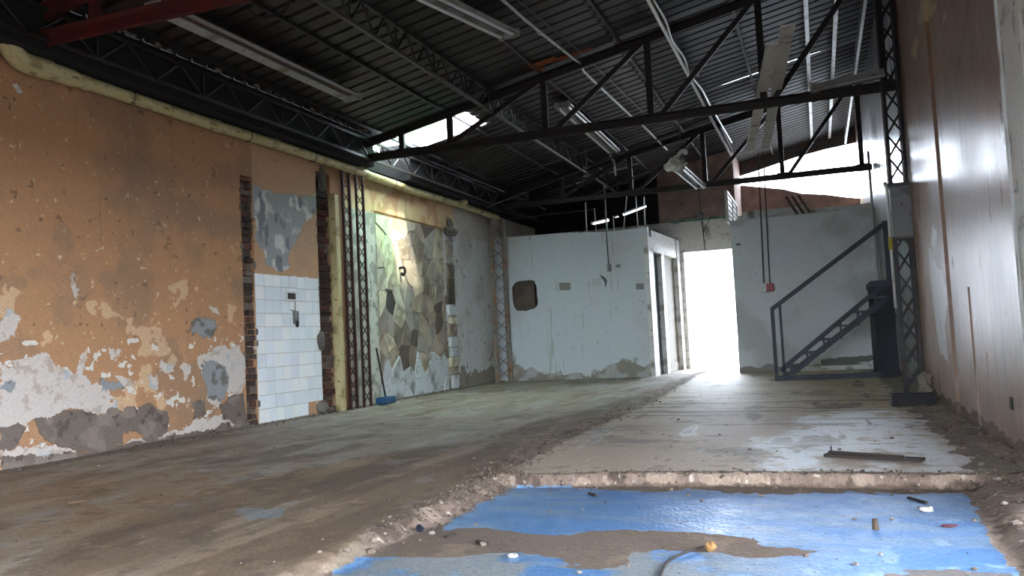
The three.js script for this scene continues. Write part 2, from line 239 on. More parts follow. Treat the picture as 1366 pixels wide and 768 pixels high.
{
  const near = paint(1856, 1856, -5.7, 1.05, -2.2, -8.2, floorColour), far = paint(1536, 1536, -5.7, 1.05, -8.2, -17.2, floorColour);
  const mk = (t) => std({ map: t.map, bumpMap: t.bumpMap, bumpScale: 0.009, roughnessMap: t.roughnessMap, roughness: 1 });
  const mats = { near: mk(near), far: mk(far) }, xs = [], zs = [];
  for (let i = 0; i <= 232; i++) xs.push(XL - 0.1 + (XR + 0.2 - XL) * i / 232);
  for (let z = ZF + 0.3; z > -2.3; z -= 0.25) zs.push(z); for (let z = -2.3; z > -9; z -= 0.021) zs.push(z); for (let z = -9; z > ZB - 0.25; z -= 0.07) zs.push(z);
  const W = xs.length, pos = new Float32Array(W * zs.length * 3); let k = 0;
  for (const z of zs) for (const x of xs) { pos[k++] = x; pos[k++] = floorHeight(x, z); pos[k++] = z; }
  const idx = {}; const push = (key, a) => { if (!idx[key]) idx[key] = []; for (const v of a) idx[key].push(v); };
  for (let j = 0; j + 1 < zs.length; j++) for (let i = 0; i + 1 < W; i++) {
    const x = (xs[i] + xs[i + 1]) / 2, z = (zs[j] + zs[j + 1]) / 2, f = floorZones(x, z), a = j * W + i;
    push((f.pit > 0.5 ? 'blue_painted_floor' : f.dS > 0 && f.dz < 0.04 ? 'raised_slab' : 'concrete_floor') + (z > -8.2 ? '|near' : '|far'), [a, a + 1, a + W, a + 1, a + W + 1, a + W]);
  }
  const floor = setting('floor'), full = new THREE.BufferGeometry(); full.setAttribute('position', new THREE.BufferAttribute(pos, 3));
  const all = []; for (const key in idx) for (const v of idx[key]) all.push(v); full.setIndex(all); full.computeVertexNormals();
  const labels = { blue_painted_floor: 'worn blue painted floor in the sunken foreground', raised_slab: 'pale worn concrete slab with broken sandy edges', concrete_floor: 'dirty brown concrete floor along the orange wall' };
  for (const key in idx) {
    const [name, which] = key.split('|'), src = idx[key], seen = new Map(), p = [], n = [], out = [];
    for (const v of src) { if (!seen.has(v)) { seen.set(v, p.length / 3); for (let c = 0; c < 3; c++) { p.push(pos[3 * v + c]); n.push(full.attributes.normal.array[3 * v + c]); } } out.push(seen.get(v)); }
    const g = new THREE.BufferGeometry(); g.setAttribute('position', new THREE.Float32BufferAttribute(p, 3)); g.setAttribute('normal', new THREE.Float32BufferAttribute(n, 3)); g.setIndex(out);
    const t = which === 'near' ? near : far; frameUV(g, ['x', 'z', ...t.frame]);
    const m = new THREE.Mesh(g, mats[which]); m.name = name; m.receiveShadow = m.castShadow = true; m.userData.label = labels[name]; floor.add(m);
  }
  part('floor_bed', box(XL - 0.2, XR + 0.2, -0.3, -0.16, ZF + 0.3, ZB - 0.2), MT.cement, floor);
}
// ground outside, front street and back yard
solo('street_ground', 'grey concrete ground outside the building', 'ground', [box(-30, 30, -0.4, -0.32, -60, 40)], mat([84, 82, 80], grain, 0.9), [0, -0.4, 0]).userData.kind = 'structure';

// ---------------------------------------------------------------- left wall
const WL = (l) => polyWall(XL, l);
const limeA = [
  [[0, 415], [30, 417], [33, 426], [25, 446], [10, 458], [0, 458]],
  [[0, 487], [20, 485], [45, 478], [62, 474], [80, 492], [105, 500], [112, 478], [120, 475], [119, 500], [130, 514], [146, 520], [153, 546], [140, 552], [115, 546], [70, 553], [40, 560], [28, 575], [15, 570], [0, 570]],
  [[148, 472], [166, 471], [164, 480], [152, 482]], [[190, 503], [200, 498], [212, 501], [208, 519], [195, 521]], [[238, 488], [256, 486], [258, 496], [250, 503]], [[214, 486], [228, 485], [230, 494], [220, 499]],
  [[158, 494], [172, 495], [180, 510], [172, 521], [160, 514]], [[112, 478], [119, 474], [121, 492], [113, 498]], [[268, 478], [284, 465], [324, 459], [327, 520], [312, 531], [299, 522], [296, 546], [281, 536], [272, 500]],
  [[0, 600], [20, 606], [60, 590], [110, 603], [165, 592], [190, 584], [225, 578], [260, 565], [330, 555], [332, 572], [0, 626]], [[95, 366], [101, 366], [103, 395], [97, 400]], [[285, 408], [292, 406], [293, 416], [286, 417]], [[0, 258], [6, 257], [7, 264], [0, 265]],
].map(WL);
const greyA = [[[258, 430], [268, 424], [288, 425], [293, 440], [281, 450], [264, 447]], [[273, 486], [300, 482], [308, 504], [296, 535], [281, 530], [272, 511]], [[4, 506], [22, 506], [22, 520], [6, 520]], [[132, 508], [160, 505], [164, 516], [140, 520]]].map(WL);
const cementA = [
  [[48, 557], [75, 553], [110, 548], [135, 553], [148, 544], [166, 555], [166, 590], [140, 597], [110, 600], [80, 595], [55, 580]], [[164, 546], [186, 550], [191, 580], [170, 573], [160, 560]], [[185, 546], [205, 540], [226, 548], [225, 575], [206, 588], [190, 585]],
  [[0, 565], [25, 562], [36, 572], [28, 598], [8, 606], [0, 606]], [[255, 541], [275, 535], [277, 555], [262, 562]], [[295, 537], [329, 523], [332, 566], [300, 563]], [[0, 614], [120, 600], [250, 578], [330, 562], [332, 580], [0, 632]],
].map(WL);
const greyB = [[[337, 248], [347, 250], [366, 257], [400, 262], [426, 266], [426, 284], [406, 300], [398, 316], [389, 335], [386, 356], [371, 361], [356, 353], [352, 336], [345, 320], [338, 300]]].map(WL);
function leftWallNear(z, y, o) {
  const wz = z + 0.2 * (fbm(z * 6, y * 6, 5) - 0.5) + 0.025 * (vn(z * 60, y * 60) - 0.5), wy = y + 0.17 * (fbm(z * 6 + 33, y * 6, 5) - 0.5) + 0.025 * (vn(z * 60, y * 60 + 7) - 0.5);
  const n = fbm(z * 1.4, y * 1.4, 5), m = fbm(z * 6, y * 6, 4), q = fbm(z * 14 + 8, y * 14, 3), f = vn(z * 150, y * 150), drip = fbm(z * 22, y * 2.2, 4);
  o[4] = 0.8; o[3] = 0.85 + 0.1 * (q - 0.5);
  o[0] = 178; o[1] = 132; o[2] = 94; mixc(o, [150, 118, 92], ss(0.45, 0.65, n) * 0.7); mixc(o, [188, 140, 96], ss(0.5, 0.68, m) * 0.4); mixc(o, [136, 100, 74], ss(0.66, 0.78, drip) * 0.25); mixc(o, [92, 70, 54], ss(0.74, 0.8, q) * 0.5); mixc(o, [214, 196, 172], ss(0.8, 0.84, fbm(z * 26 + 50, y * 26, 2)) * 0.7); mixc(o, [146, 116, 92], ss(0.5, 0.66, fbm(z * 2.6 + 12, y * 3.4 + 5, 5)) * 0.5);
  const low = y < 1.25 - 0.9 * (n - 0.5);
  if (low && m > 0.62) mixc(o, [226, 198, 164], 0.5);
  if (low && y < 0.95 && q > 0.66) { o[0] = 214; o[1] = 206; o[2] = 196; o[3] = 0.6; }
  const band = z < -7.4;
  if (band) { mixc(o, [204, 168, 134], 0.6); for (const p of greyB) if (inside(p, wz, wy)) { o[0] = 156; o[1] = 157; o[2] = 157; mixc(o, [204, 202, 196], ss(0.46, 0.6, m)); mixc(o, [106, 110, 116], ss(0.55, 0.68, fbm(z * 7 + 60, y * 4, 3)) * 0.8); o[3] = 0.5; } }
  else {
    for (const p of limeA) if (inside(p, wz, wy)) { o[0] = 200; o[1] = 188; o[2] = 178; mixc(o, [170, 150, 132], ss(0.55, 0.7, q) * 0.7); mixc(o, [150, 168, 176], ss(0.6, 0.7, m) * 0.5); o[3] = 0.55; break; }
    for (const p of greyA) if (inside(p, wz, wy)) { o[0] = 140; o[1] = 142; o[2] = 142; mixc(o, [110, 104, 98], ss(0.5, 0.65, q)); o[3] = 0.42; break; }
    for (const p of cementA) if (inside(p, z + (wz - z) * 0.7, y + (wy - y) * 0.7)) { o[0] = 112; o[1] = 98; o[2] = 88; mixc(o, [136, 122, 110], ss(0.45, 0.6, m) * 0.8); mixc(o, [82, 70, 62], ss(0.55, 0.68, q) * 0.8); o[3] = 0.2 + 0.3 * (q - 0.5); break; }
  }
  const t = 0.93 + 0.14 * f; o[0] *= t; o[1] *= t; o[2] *= t; o[3] += 0.05 * (f - 0.5);
}
function leftWallFar(z, y, o) {
  const n = fbm(z * 1.6, y * 1.6, 5), m = fbm(z * 6, y * 6, 4), q = fbm(z * 15 + 8, y * 15, 3), f = vn(z * 150, y * 150), drip = fbm(z * 18, y * 1.6, 4);
  o[4] = 0.75; o[3] = 0.7 + 0.2 * (q - 0.5);
  if (y > 2.6 + 0.05 * (m - 0.5) && z > -12.7) { o[0] = 214; o[1] = 184; o[2] = 140; mixc(o, [222, 206, 160], ss(0.42, 0.6, n) * ss(-11.6, -10.4, z + 0.8 * (m - 0.5))); mixc(o, [190, 140, 104], ss(0.48, 0.62, m) * 0.7); }
  else if (z > -10.2) { o[0] = 206; o[1] = 206; o[2] = 192; mixc(o, [150, 150, 136], ss(0.5, 0.66, m) * 0.8); mixc(o, [116, 128, 116], ss(0.62, 0.72, q) * 0.6); }
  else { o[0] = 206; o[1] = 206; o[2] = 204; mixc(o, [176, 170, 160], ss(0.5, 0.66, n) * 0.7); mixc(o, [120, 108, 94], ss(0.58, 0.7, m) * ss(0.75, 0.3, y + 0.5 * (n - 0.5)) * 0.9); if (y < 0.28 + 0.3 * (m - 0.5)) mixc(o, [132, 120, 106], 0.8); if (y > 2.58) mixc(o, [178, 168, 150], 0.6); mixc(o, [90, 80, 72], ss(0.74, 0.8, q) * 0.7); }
  mixc(o, [130, 116, 96], ss(0.64, 0.76, drip) * 0.35);
  const t = 0.93 + 0.14 * f; o[0] *= t; o[1] *= t; o[2] *= t; o[3] += 0.05 * (f - 0.5);
}
const wallLeft = setting('wall_left');
const WTOP = 3.14;
{
  const A = paint(1792, 1064, -9.2, -3.8, 0, 3.2, leftWallNear), B = paint(1536, 896, -14.8, -9.2, 0, 3.2, leftWallFar);
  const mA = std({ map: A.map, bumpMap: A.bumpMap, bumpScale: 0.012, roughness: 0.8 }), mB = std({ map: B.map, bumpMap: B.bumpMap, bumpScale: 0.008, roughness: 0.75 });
  const seg = (z0, z1, y0, y1, x = XL) => { const near = (z0 + z1) / 2 > -9.2; part('plaster_panel', box(x - 0.25, x, y0, y1, z0, z1), near ? mA : mB, wallLeft, { frame: ['z', 'y', ...(near ? A : B).frame] }); };
  seg(ZF, -7.2, -0.2, WTOP); seg(-7.2, -7.4, -0.2, 2.66, XL - 0.07); seg(-7.2, -7.4, 2.66, WTOP);
  seg(-7.4, -8.62, 1.62, WTOP); seg(-7.4, -8.62, -0.2, 1.62, XL - 0.015); seg(-8.62, -8.93, -0.2, 2.95, XL - 0.1); seg(-8.62, -8.93, 2.95, WTOP);
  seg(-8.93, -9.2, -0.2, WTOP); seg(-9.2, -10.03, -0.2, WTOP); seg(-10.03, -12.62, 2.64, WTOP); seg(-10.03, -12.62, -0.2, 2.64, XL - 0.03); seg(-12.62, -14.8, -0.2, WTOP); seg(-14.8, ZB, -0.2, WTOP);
  // glazed wall tiles, each its own piece
  const R = rng(5), mats = [MT.tileA, MT.tileB, MT.tileC], t = 0.1475, cols = 8, rows = 11, z0 = -7.405;
  const tg = new RoundedBoxGeometry(0.012, t - 0.004, t - 0.004, 1, 0.003);
  for (let r = 0; r < rows; r++) for (let c = 0; c < cols; c++) {
    if (r === 0 && (c === 7 || c === 6)) continue;
    const m = new THREE.Mesh(tg, mats[Math.floor(R() * 3)]); m.name = 'tile'; m.castShadow = m.receiveShadow = true;
    m.position.set(XL - 0.008 + 0.003 * R(), 0.012 + t * (r + 0.5), z0 - 0.152 * (c + 0.5)); m.rotation.set(0, 0.01 * (R() - 0.5), 0.01 * (R() - 0.5)); wallLeft.add(m);
  }
  // broken bricks in the two vertical chases
  const bm = [MT.brickA, MT.brickB, MT.brickC, MT.brickD, MT.brickB];
  const bricks = (za, zb, top, seed, depth) => {
    const R = rng(seed); let y = 0.0;
    while (y < top) {
      const h = 0.055 + 0.03 * R(), split = R() < 0.45 ? 0.35 + 0.3 * R() : 1, spans = split === 1 ? [[0, 1]] : [[0, split], [split, 1]];
      for (const [a, b] of spans) {
        const w = (zb - za), d = depth * (0.35 + 0.6 * R()), g = rbox(XL - depth - 0.06, XL - depth + d, y, Math.min(top, y + h - 0.008), za + w * a - Math.sign(w) * -0.003, za + w * b, 0.008), p = g.attributes.position;
        for (let i = 0; i < p.count; i++) { const k = 0.014 * (fbm(p.getZ(i) * 30 + seed, p.getY(i) * 30, 2) - 0.5); p.setX(i, p.getX(i) + k * 1.5); p.setY(i, p.getY(i) + k); }
        part('brick', g, bm[Math.floor(R() * 5)], wallLeft);
      }
      y += h;
    }
  };
  bricks(-7.205, -7.395, 2.62, 21, 0.07); bricks(-8.63, -8.92, 2.9, 22, 0.1);
  // ragged mortar lips of the chases
  const Rl = rng(31); for (let k = 0; k < 34; k++) { const y = 0.05 + 2.55 * Rl(), z = [-7.195, -7.405, -8.615, -8.935][k % 4], s = 0.012 + 0.02 * Rl(); part('mortar_lip', lumpy(s, 400 + k, 0.4, 1.3, 0.6).translate(XL, y, z), k % 3 ? MT.mortar : MT.brickC, wallLeft); }
  part('mortar_lip', lumpy(0.1, 77, 0.6, 1.2, 0.7).translate(XL, 0.86, -8.6), MT.cement, wallLeft); part('mortar_lip', lumpy(0.1, 78, 0.7, 1.0, 0.9).translate(XL + 0.01, 0.07, -8.58), MT.cement, wallLeft); part('mortar_lip', lumpy(0.11, 79, 0.5, 1.6, 0.6).translate(XL, 2.9, -8.75), MT.cement, wallLeft);
  // flagstone cladding: cells grown round scattered points, each a stone
  const stoneTex = tileTex(512, (u, v, o) => { const n = fbm(u * 6 + 0.6 * fbm(u * 4, v * 4, 3, 4), v * 6, 5, 6), s = vn(u * 80, v * 80, 80), k = 225 + 110 * (n - 0.45) + 26 * (s - 0.5); o[0] = k; o[1] = k * 0.985; o[2] = k * 0.96; mixc(o, [244, 242, 234], ss(0.54, 0.64, fbm(u * 6 + 4 + 2 * n, v * 6 + 2, 5, 6)) * 0.75); mixc(o, [150, 138, 126], ss(0.58, 0.68, fbm(u * 5 + 7, v * 5 + 1, 5, 5)) * 0.5); o[3] = n; });
  const sm = (c) => mat(c, stoneTex, 0.75, { bumpScale: 0.006 });
  const brownS = [sm([186, 172, 156]), sm([164, 154, 144]), sm([202, 190, 170]), sm([150, 138, 126]), sm([176, 170, 164])], whiteS = [mat([222, 226, 230], grimeTex, 0.6), mat([210, 214, 218], grimeTex, 0.6)], creamS = [sm([230, 224, 200]), sm([220, 216, 196]), sm([228, 228, 212])], darkS = [sm([92, 86, 84]), sm([110, 98, 88])];
  const Rs = rng(91), za = -12.24, zb = -10.05, ya = 0.02, yb = 2.6, sites = [];
  for (let k = 0; sites.length < 78 && k < 4000; k++) { const p = [za + (zb - za) * Rs(), ya + (yb - ya) * Rs()], gap = 0.13 + 0.17 * Rs(); if (sites.every((s) => Math.hypot((s[0] - p[0]) * 1.2, (s[1] - p[1]) * 0.9) > gap)) sites.push(p); }
  sites.forEach(([sx, sy], k) => {
    let P = [[za, ya], [zb, ya], [zb, yb], [za, yb]];
    sites.forEach(([tx, ty], l) => {
      if (l === k || Math.abs(tx - sx) > 1 || Math.abs(ty - sy) > 1) return;
      const sh = 0.35 * Math.sin(sx * 3 + sy * 2.1 + tx * 3 + ty * 2.1), mx = (sx + tx) / 2, my = (sy + ty) / 2, nx = (tx - sx) + sh * (ty - sy), ny = (ty - sy) * 0.7 + sh * (tx - sx), L = Math.hypot(nx, ny), d = ([x, y]) => ((x - mx) * nx + (y - my) * ny) / L + 0.004, Q = [];
      P.forEach((p, i) => { const q = P[(i + 1) % P.length], a = d(p), b = d(q); if (a <= 0) Q.push(p); if ((a < 0 && b > 0) || (a > 0 && b < 0)) { const t = a / (a - b); Q.push([p[0] + (q[0] - p[0]) * t, p[1] + (q[1] - p[1]) * t]); } });
      P = Q;
    });
    if (P.length < 3) return;
    const c = sy < 0.45 && Rs() < 0.8 ? whiteS[k % 2] : sx > -11.1 && sy > 1.5 && Rs() < 0.75 ? creamS[k % 3] : Rs() < 0.07 ? darkS[k % 2] : sx > -10.9 && Rs() < 0.4 ? creamS[k % 3] : brownS[Math.floor(Rs() * 5)];
    const out = 0.022 + 0.02 * Rs(), tilt = [0.03 * (Rs() - 0.5), 0.03 * (Rs() - 0.5)];
    const s = new THREE.Shape(P.map(([a, b]) => new THREE.Vector2(a, b))), g = new THREE.ExtrudeGeometry(s, { depth: 0.03, bevelEnabled: true, bevelSize: 0.004, bevelThickness: 0.005, bevelOffset: -0.004, bevelSegments: 1 }), p = g.attributes.position;
    for (let i = 0; i < p.count; i++) { const u = p.getX(i), v = p.getY(i), w = p.getZ(i); p.setXYZ(i, XL - 0.034 + out * w / 0.03 + (w > 0.01 ? tilt[0] * (u - sx) + tilt[1] * (v - sy) : 0), v, u); }
    const ix = g.index ? g.toNonIndexed() : g; const q = ix.attributes.position; for (let i = 0; i < q.count; i += 3) { const x = q.getX(i), y = q.getY(i), z = q.getZ(i); q.setXYZ(i, q.getX(i + 1), q.getY(i + 1), q.getZ(i + 1)); q.setXYZ(i + 1, x, y, z); } ix.computeVertexNormals();
    const st = part('stone', ix, c, wallLeft), uv = st.geometry.attributes.uv, ca = Math.cos(k), sa = Math.sin(k); for (let i = 0; i < uv.count; i++) { const a = uv.getX(i), b = uv.getY(i); uv.setXY(i, a * ca - b * sa + 0.37 * k, (a * sa + b * ca) * 0.7 + 0.61 * k); }
  });
  // stacked quoin stones at the end of the cladding
  let y = 0.02; const Rq = rng(17), qm = [whiteS[0], creamS[0], brownS[0], whiteS[1], brownS[2], darkS[1]];
  while (y < 2.4) { const h = 0.12 + 0.16 * Rq(), w = 0.2 + 0.12 * Rq(), g = rbox(XL - 0.05, XL + 0.012 + 0.025 * Rq(), y, y + h - 0.012, -12.6, -12.6 + w, 0.012); part('stone', g, y > 1.7 ? brownS[Math.floor(Rq() * 5)] : y > 1.25 ? darkS[1] : qm[Math.floor(Rq() * 5)], wallLeft); y += h; }
}
// black boards put in for the unlit void between wall head and roof, with bits of mortar left at the sheet ends
{
  const t = setting('trim_1'); part('unlit_void_board', [box(-5.85, -5.37, WTOP - 0.01, 3.66, ZF, -9.58), box(-5.85, -5.37, WTOP - 0.01, 3.66, -10.62, ZB), box(-5.85, -5.5, WTOP - 0.01, 3.42, -9.58, -10.62)], MT.black, t); part('unlit_void_cover', [box(-5.85, -5.28, 3.6, 3.64, ZF, -9.6), box(-5.85, -5.28, 3.6, 3.64, -10.6, ZB)], MT.black, t);
  const R = rng(8); for (let k = 0; k < 22; k++) { const z = -5.2 - 4.2 * R(); part('mortar_bit', lumpy(0.01 + 0.017 * R(), 900 + k, 0.8, 0.7, 1.9).translate(-5.34 + 0.05 * R(), roofY(-5.33) - 0.006, z), k % 3 ? MT.brickC : MT.gravelA, t); }
}

// ---------------------------------------------------------------- right wall
const WR = (l) => polyWall(XR, l);
const creamR = [[[1228, 0], [1250, 0], [1246, 14], [1236, 30], [1226, 34], [1230, 14]], [[1222, 50], [1228, 52], [1224, 78], [1216, 74]], [[1258, 20], [1263, 24], [1262, 34], [1257, 32]]].map(WR);
const paleR = [[[1240, 332], [1252, 350], [1262, 372], [1266, 405], [1262, 440], [1268, 490], [1256, 470], [1248, 420], [1243, 370]], [[1246, 300], [1252, 310], [1250, 330], [1244, 325]]].map(WR);
const seamR = lerpLine([[1292, 0], [1284, 60], [1272, 120], [1255, 160]].map(([a, b]) => onX(a, b, XR)), 'y', 'z');
function rightWall(z, y, o) {
  const n = fbm(z * 1.3 + 70, y * 1.3, 5), m = fbm(z * 6 + 20, y * 6, 4), q = fbm(z * 14, y * 14 + 9, 3), f = vn(z * 150, y * 150), drip = fbm(z * 9, y * 1.1, 4), drip2 = fbm(z * 24 + 9, y * 2.0, 3);
  const wz = z + 0.1 * (m - 0.5) + 0.05 * (q - 0.5), wy = y + 0.12 * (m - 0.5);
  o[0] = 144; o[1] = 114; o[2] = 92; o[3] = 0.6 + 0.4 * (m - 0.5) + 0.1 * (drip - 0.5); o[4] = 0.27 + 0.14 * n + 0.1 * (drip2 - 0.5) + 0.08 * (m - 0.5);
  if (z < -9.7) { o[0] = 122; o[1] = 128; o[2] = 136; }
  mixc(o, [124, 106, 92], ss(0.45, 0.65, n) * 0.6); mixc(o, [172, 156, 142], ss(0.56, 0.72, drip) * 0.4); mixc(o, [122, 104, 92], ss(0.62, 0.76, drip2) * 0.35); mixc(o, [182, 152, 130], ss(0.55, 0.7, m) * 0.3);
  for (const p of creamR) if (inside(p, wz, wy)) mixc(o, [206, 186, 142], 0.8);
  for (const p of paleR) if (inside(p, wz, wy)) mixc(o, [206, 208, 212], 0.85);
  const s = Math.abs(z - seamR(y) + 0.03 * (q - 0.5)); if (y > 2.1 && s < 0.02) { mixc(o, [70, 58, 50], 0.75); o[3] -= 0.35; }
  if (y < 0.5 + 0.5 * (n - 0.5)) mixc(o, [150, 132, 116], 0.4 * ss(0.45, 0.6, m)); mixc(o, [70, 60, 54], ss(0.76, 0.82, q) * 0.6);
  if (y < 0.09 + 0.12 * (m - 0.4)) { mixc(o, [104, 92, 82], 0.8); o[3] -= 0.3; o[4] = 0.9; }
  const t = 0.94 + 0.12 * f; o[0] *= t; o[1] *= t; o[2] *= t;
}
{
  const w = setting('wall_right'), A = paint(2048, 1024, -4.2, -13.2, -0.1, 4.7, rightWall), mA = std({ map: A.map, bumpMap: A.bumpMap, bumpScale: 0.0016, roughnessMap: A.roughnessMap, roughness: 1 });
  const seg = (z0, z1, y0, y1, x, name = 'plaster_panel', m = mA) => part(name, box(x, XR + 0.3, y0, y1, z0, z1), m, w, m === mA ? { frame: ['z', 'y', ...A.frame] } : {});
  const top = roofY(XR) + 0.06;
  seg(-3.7, -6.38, -0.2, top, XR); seg(-0.3, -3.7, 2.05, top, XR); seg(ZF, -0.3, -0.2, top, XR); seg(-6.38, -6.47, 0.98, top, XR); seg(-6.38, -6.47, -0.2, 0.98, XR + 0.05); seg(-6.47, -7.22, -0.2, top, XR); seg(-7.22, -7.34, -0.2, top, XR + 0.035); seg(-7.34, ZM, -0.2, top, XR - 0.012);
  // pale pilaster close by, with a rounded corner trim
  part('pilaster', rbox(XR - 0.05, XR + 0.1, -0.1, top, -4.68, -4.2, 0.012), mat([206, 200, 188], grimeTex, 0.6), w); part('corner_trim', rod(v3(XR - 0.045, -0.1, -4.6), v3(XR - 0.045, top, -4.6), 0.016, 10), MT.white, w);
}

{ // unseen awning, added to keep sun off the floor; side doorway is out of view
  const t = thing('added_sun_awning', 'added unseen tin awning that keeps sun out of the side doorway', 'awning', [XR + 0.33, 2.4, -2]); part('sheet', bar(v3(XR + 0.33, 2.5, -2), v3(XR + 2.3, 2.36, -2), 5.4, 0.02), MT.steelGrey, t);
  for (const z of [-4.6, 0.6]) part('brace', rod(v3(XR + 0.34, 2.2, z), v3(XR + 2.2, 2.35, z), 0.02), MT.steelGrey, t);
}
// ---------------------------------------------------------------- front wall behind the camera: an open shop front
{
  const w = setting('wall_front'), rb = (x0, x1, y0) => [[x0, y0], [x1, y0], [x1, roofY(x1) + 0.08], [x0, roofY(x0) + 0.08]], pl = (x, y, d) => v3(x, y, ZF + d), m = mat([190, 176, 156], grimeTex, 0.9);
  part('plaster_panel', prism(rb(XL - 0.25, XR + 0.3, 2.1), 0.25, pl), m, w); part('plaster_panel', prism([[XL - 0.25, -0.3], [-2.6, -0.3], [-2.6, 2.1], [XL - 0.25, 2.1]], 0.25, pl), m, w); part('plaster_panel', prism([[-0.2, -0.3], [XR + 0.3, -0.3], [XR + 0.3, 2.1], [-0.2, 2.1]], 0.25, pl), m, w);
}

// ---------------------------------------------------------------- back wall, doorway, gable and the gap to the sky
{
  const w = setting('wall_back'), pl = (x, y, d) => v3(x, y, ZB - d), white = mat([214, 210, 202], grimeTex, 0.8), brown = mat([178, 152, 140], grain, 0.95);
  part('plaster_panel', prism([[XL - 0.2, -0.2], [-2.5, -0.2], [-2.5, 2.36], [-1.3, 2.36], [-1.3, 2.99], [XL - 0.2, 2.99]], 0.2, pl), white, w);
  part('plaster_panel', prism([[-1.38, -0.2], [XR + 0.2, -0.2], [XR + 0.2, 2.6], [-1.3, 2.6], [-1.38, 2.36]], 0.2, pl), white, w);
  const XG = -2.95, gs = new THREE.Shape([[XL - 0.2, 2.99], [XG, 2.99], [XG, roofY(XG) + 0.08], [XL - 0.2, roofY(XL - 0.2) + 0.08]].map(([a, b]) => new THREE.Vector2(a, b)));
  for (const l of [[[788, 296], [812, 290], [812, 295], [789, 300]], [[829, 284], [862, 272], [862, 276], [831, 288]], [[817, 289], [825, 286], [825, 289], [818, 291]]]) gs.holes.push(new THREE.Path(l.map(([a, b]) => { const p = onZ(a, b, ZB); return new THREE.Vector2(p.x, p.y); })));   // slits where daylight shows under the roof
  part('gable_panel', new THREE.ExtrudeGeometry(gs, { depth: 0.2, bevelEnabled: false }).translate(0, 0, ZB - 0.2), mat([34, 32, 32], grain, 0.95), w, { label: 'gable boarding coloured black for its unlit depth, with slits of daylight' });  // this half of the gable is darkened in its colour because it lies unlit
  part('gable_panel', prism([[XG, 2.99], [-1.42, 2.99], [-1.42, roofY(-1.42) + 0.08], [XG, roofY(XG) + 0.08]], 0.2, pl), brown, w);
  part('green_edging', box(-2.74, -1.42, 2.975, 3.01, ZB + 0.001, ZB + 0.02), mat([92, 160, 140], grain, 0.7), w);
  part('gable_panel', box(-1.6, -1.42, 2.6, 4.5, ZB - 0.1, ZM), brown, w);
  const low = [[980, 246], [1010, 249], [1045, 252], [1070, 258], [1100, 259], [1130, 263], [1172, 266]].map(([a, b]) => { const p = onZ(a, b, ZM); return [p.x, p.y]; });
  low.unshift([-1.6, low[0][1] + 0.06]); low.push([XR + 0.3, low[low.length - 1][1]]);
  const plm = (x, y, d) => v3(x, y, ZM - d);
  part('gable_panel', prism([[-1.6, 2.4], [XR + 0.3, 2.4], ...low.slice().reverse()], 0.15, plm), brown, w);
  const hi = [[970, 240], [1005, 229], [1060, 210], [1100, 199], [1150, 188], [1180, 180]].map(([a, b]) => { const p = onZ(a, b, ZM); return [p.x, p.y]; });
  part('roof_fascia', prism([...hi, [XR + 0.3, roofY(XR + 0.3) + 0.1], [-1.6, roofY(-1.6) + 0.1]], 0.06, plm), MT.steelGrey, w);
}

// ---------------------------------------------------------------- ceiling: ribbed roof sheets, one mesh each
const ceiling = setting('ceiling');
{
  const prof = []; for (let k = 0; k < 5; k++) prof.push([k * 0.2, 0], [k * 0.2 + 0.148, 0], [k * 0.2 + 0.153, 0.045], [k * 0.2 + 0.192, 0.045]); prof.push([1.0, 0], [1.03, 0]);
  const mats = [mat([54, 51, 46], rustTex, 0.5), mat([46, 44, 41], rustTex, 0.5), mat([58, 54, 48], rustTex, 0.5), mat([34, 34, 35], rustTex, 0.55), mat([29, 30, 31], rustTex, 0.55)], R = rng(3);
  const sheet = (x0, x1, z0, lift) => {
    const n = 6, P = [], I = [], sag = 0.012 * (R() - 0.5), dz = 0.01 * (R() - 0.5);
    for (let i = 0; i <= n; i++) { const x = x0 + (x1 - x0) * i / n; for (const [a, h] of prof) P.push(x, roofY(x) + h + lift + sag * Math.sin(Math.PI * i / n), z0 - a + dz); }
    for (let i = 0; i < n; i++) for (let j = 0; j + 1 < prof.length; j++) { const a = i * prof.length + j, b = a + prof.length; I.push(a, b, a + 1, b, b + 1, a + 1); }
    const g = new THREE.BufferGeometry(); g.setAttribute('position', new THREE.Float32BufferAttribute(P, 3)); g.setIndex(I); const f = g.toNonIndexed(); f.computeVertexNormals();
    return part('roof_sheet', f, mats[x0 < -3 ? Math.floor(R() * 3) : 3 + Math.floor(R() * 2)], ceiling);
  };
  for (let k = 1; k < 21; k++) { const z = 3.4 - k; sheet(k === 13 ? -4.16 : -5.36, -2.05, z, (k % 2) * 0.002); sheet(-2.12, 1.25, z, 0.03 + (k % 2) * 0.002); }
  sheet(-1.6, 1.25, -17.6, 0.03);
  // what is left of the translucent sheet over the hole
  const fib = new THREE.MeshPhysicalMaterial({ color: srgb(164, 236, 160), transmission: 1, roughness: 0.75, thickness: 0, side: THREE.DoubleSide });
  const p = (x, z) => v3(x, roofY(x) + 0.035, z), g = new THREE.BufferGeometry().setFromPoints([p(-5.36, -9.58), p(-4.14, -9.58), p(-4.14, -9.9), p(-5.36, -9.58), p(-4.14, -9.9), p(-5.36, -10.1)]); g.computeVertexNormals();
  part('fibreglass_sheet', g, fib, ceiling, { label: 'torn greenish fibreglass skylight sheet' });
  part('rust_patch', [bar(onRoof(706, 90, 0.02), onRoof(742, 78, 0.02), 0.16, 0.006), bar(onRoof(742, 80, 0.02), onRoof(790, 64, 0.02), 0.09, 0.006), lumpy(0.06, 4, 1, 0.3, 1).translate(...onRoof(720, 92, 0.03).toArray())], MT.rust, ceiling, { label: 'orange rusted patch hanging off a roof sheet' });
}

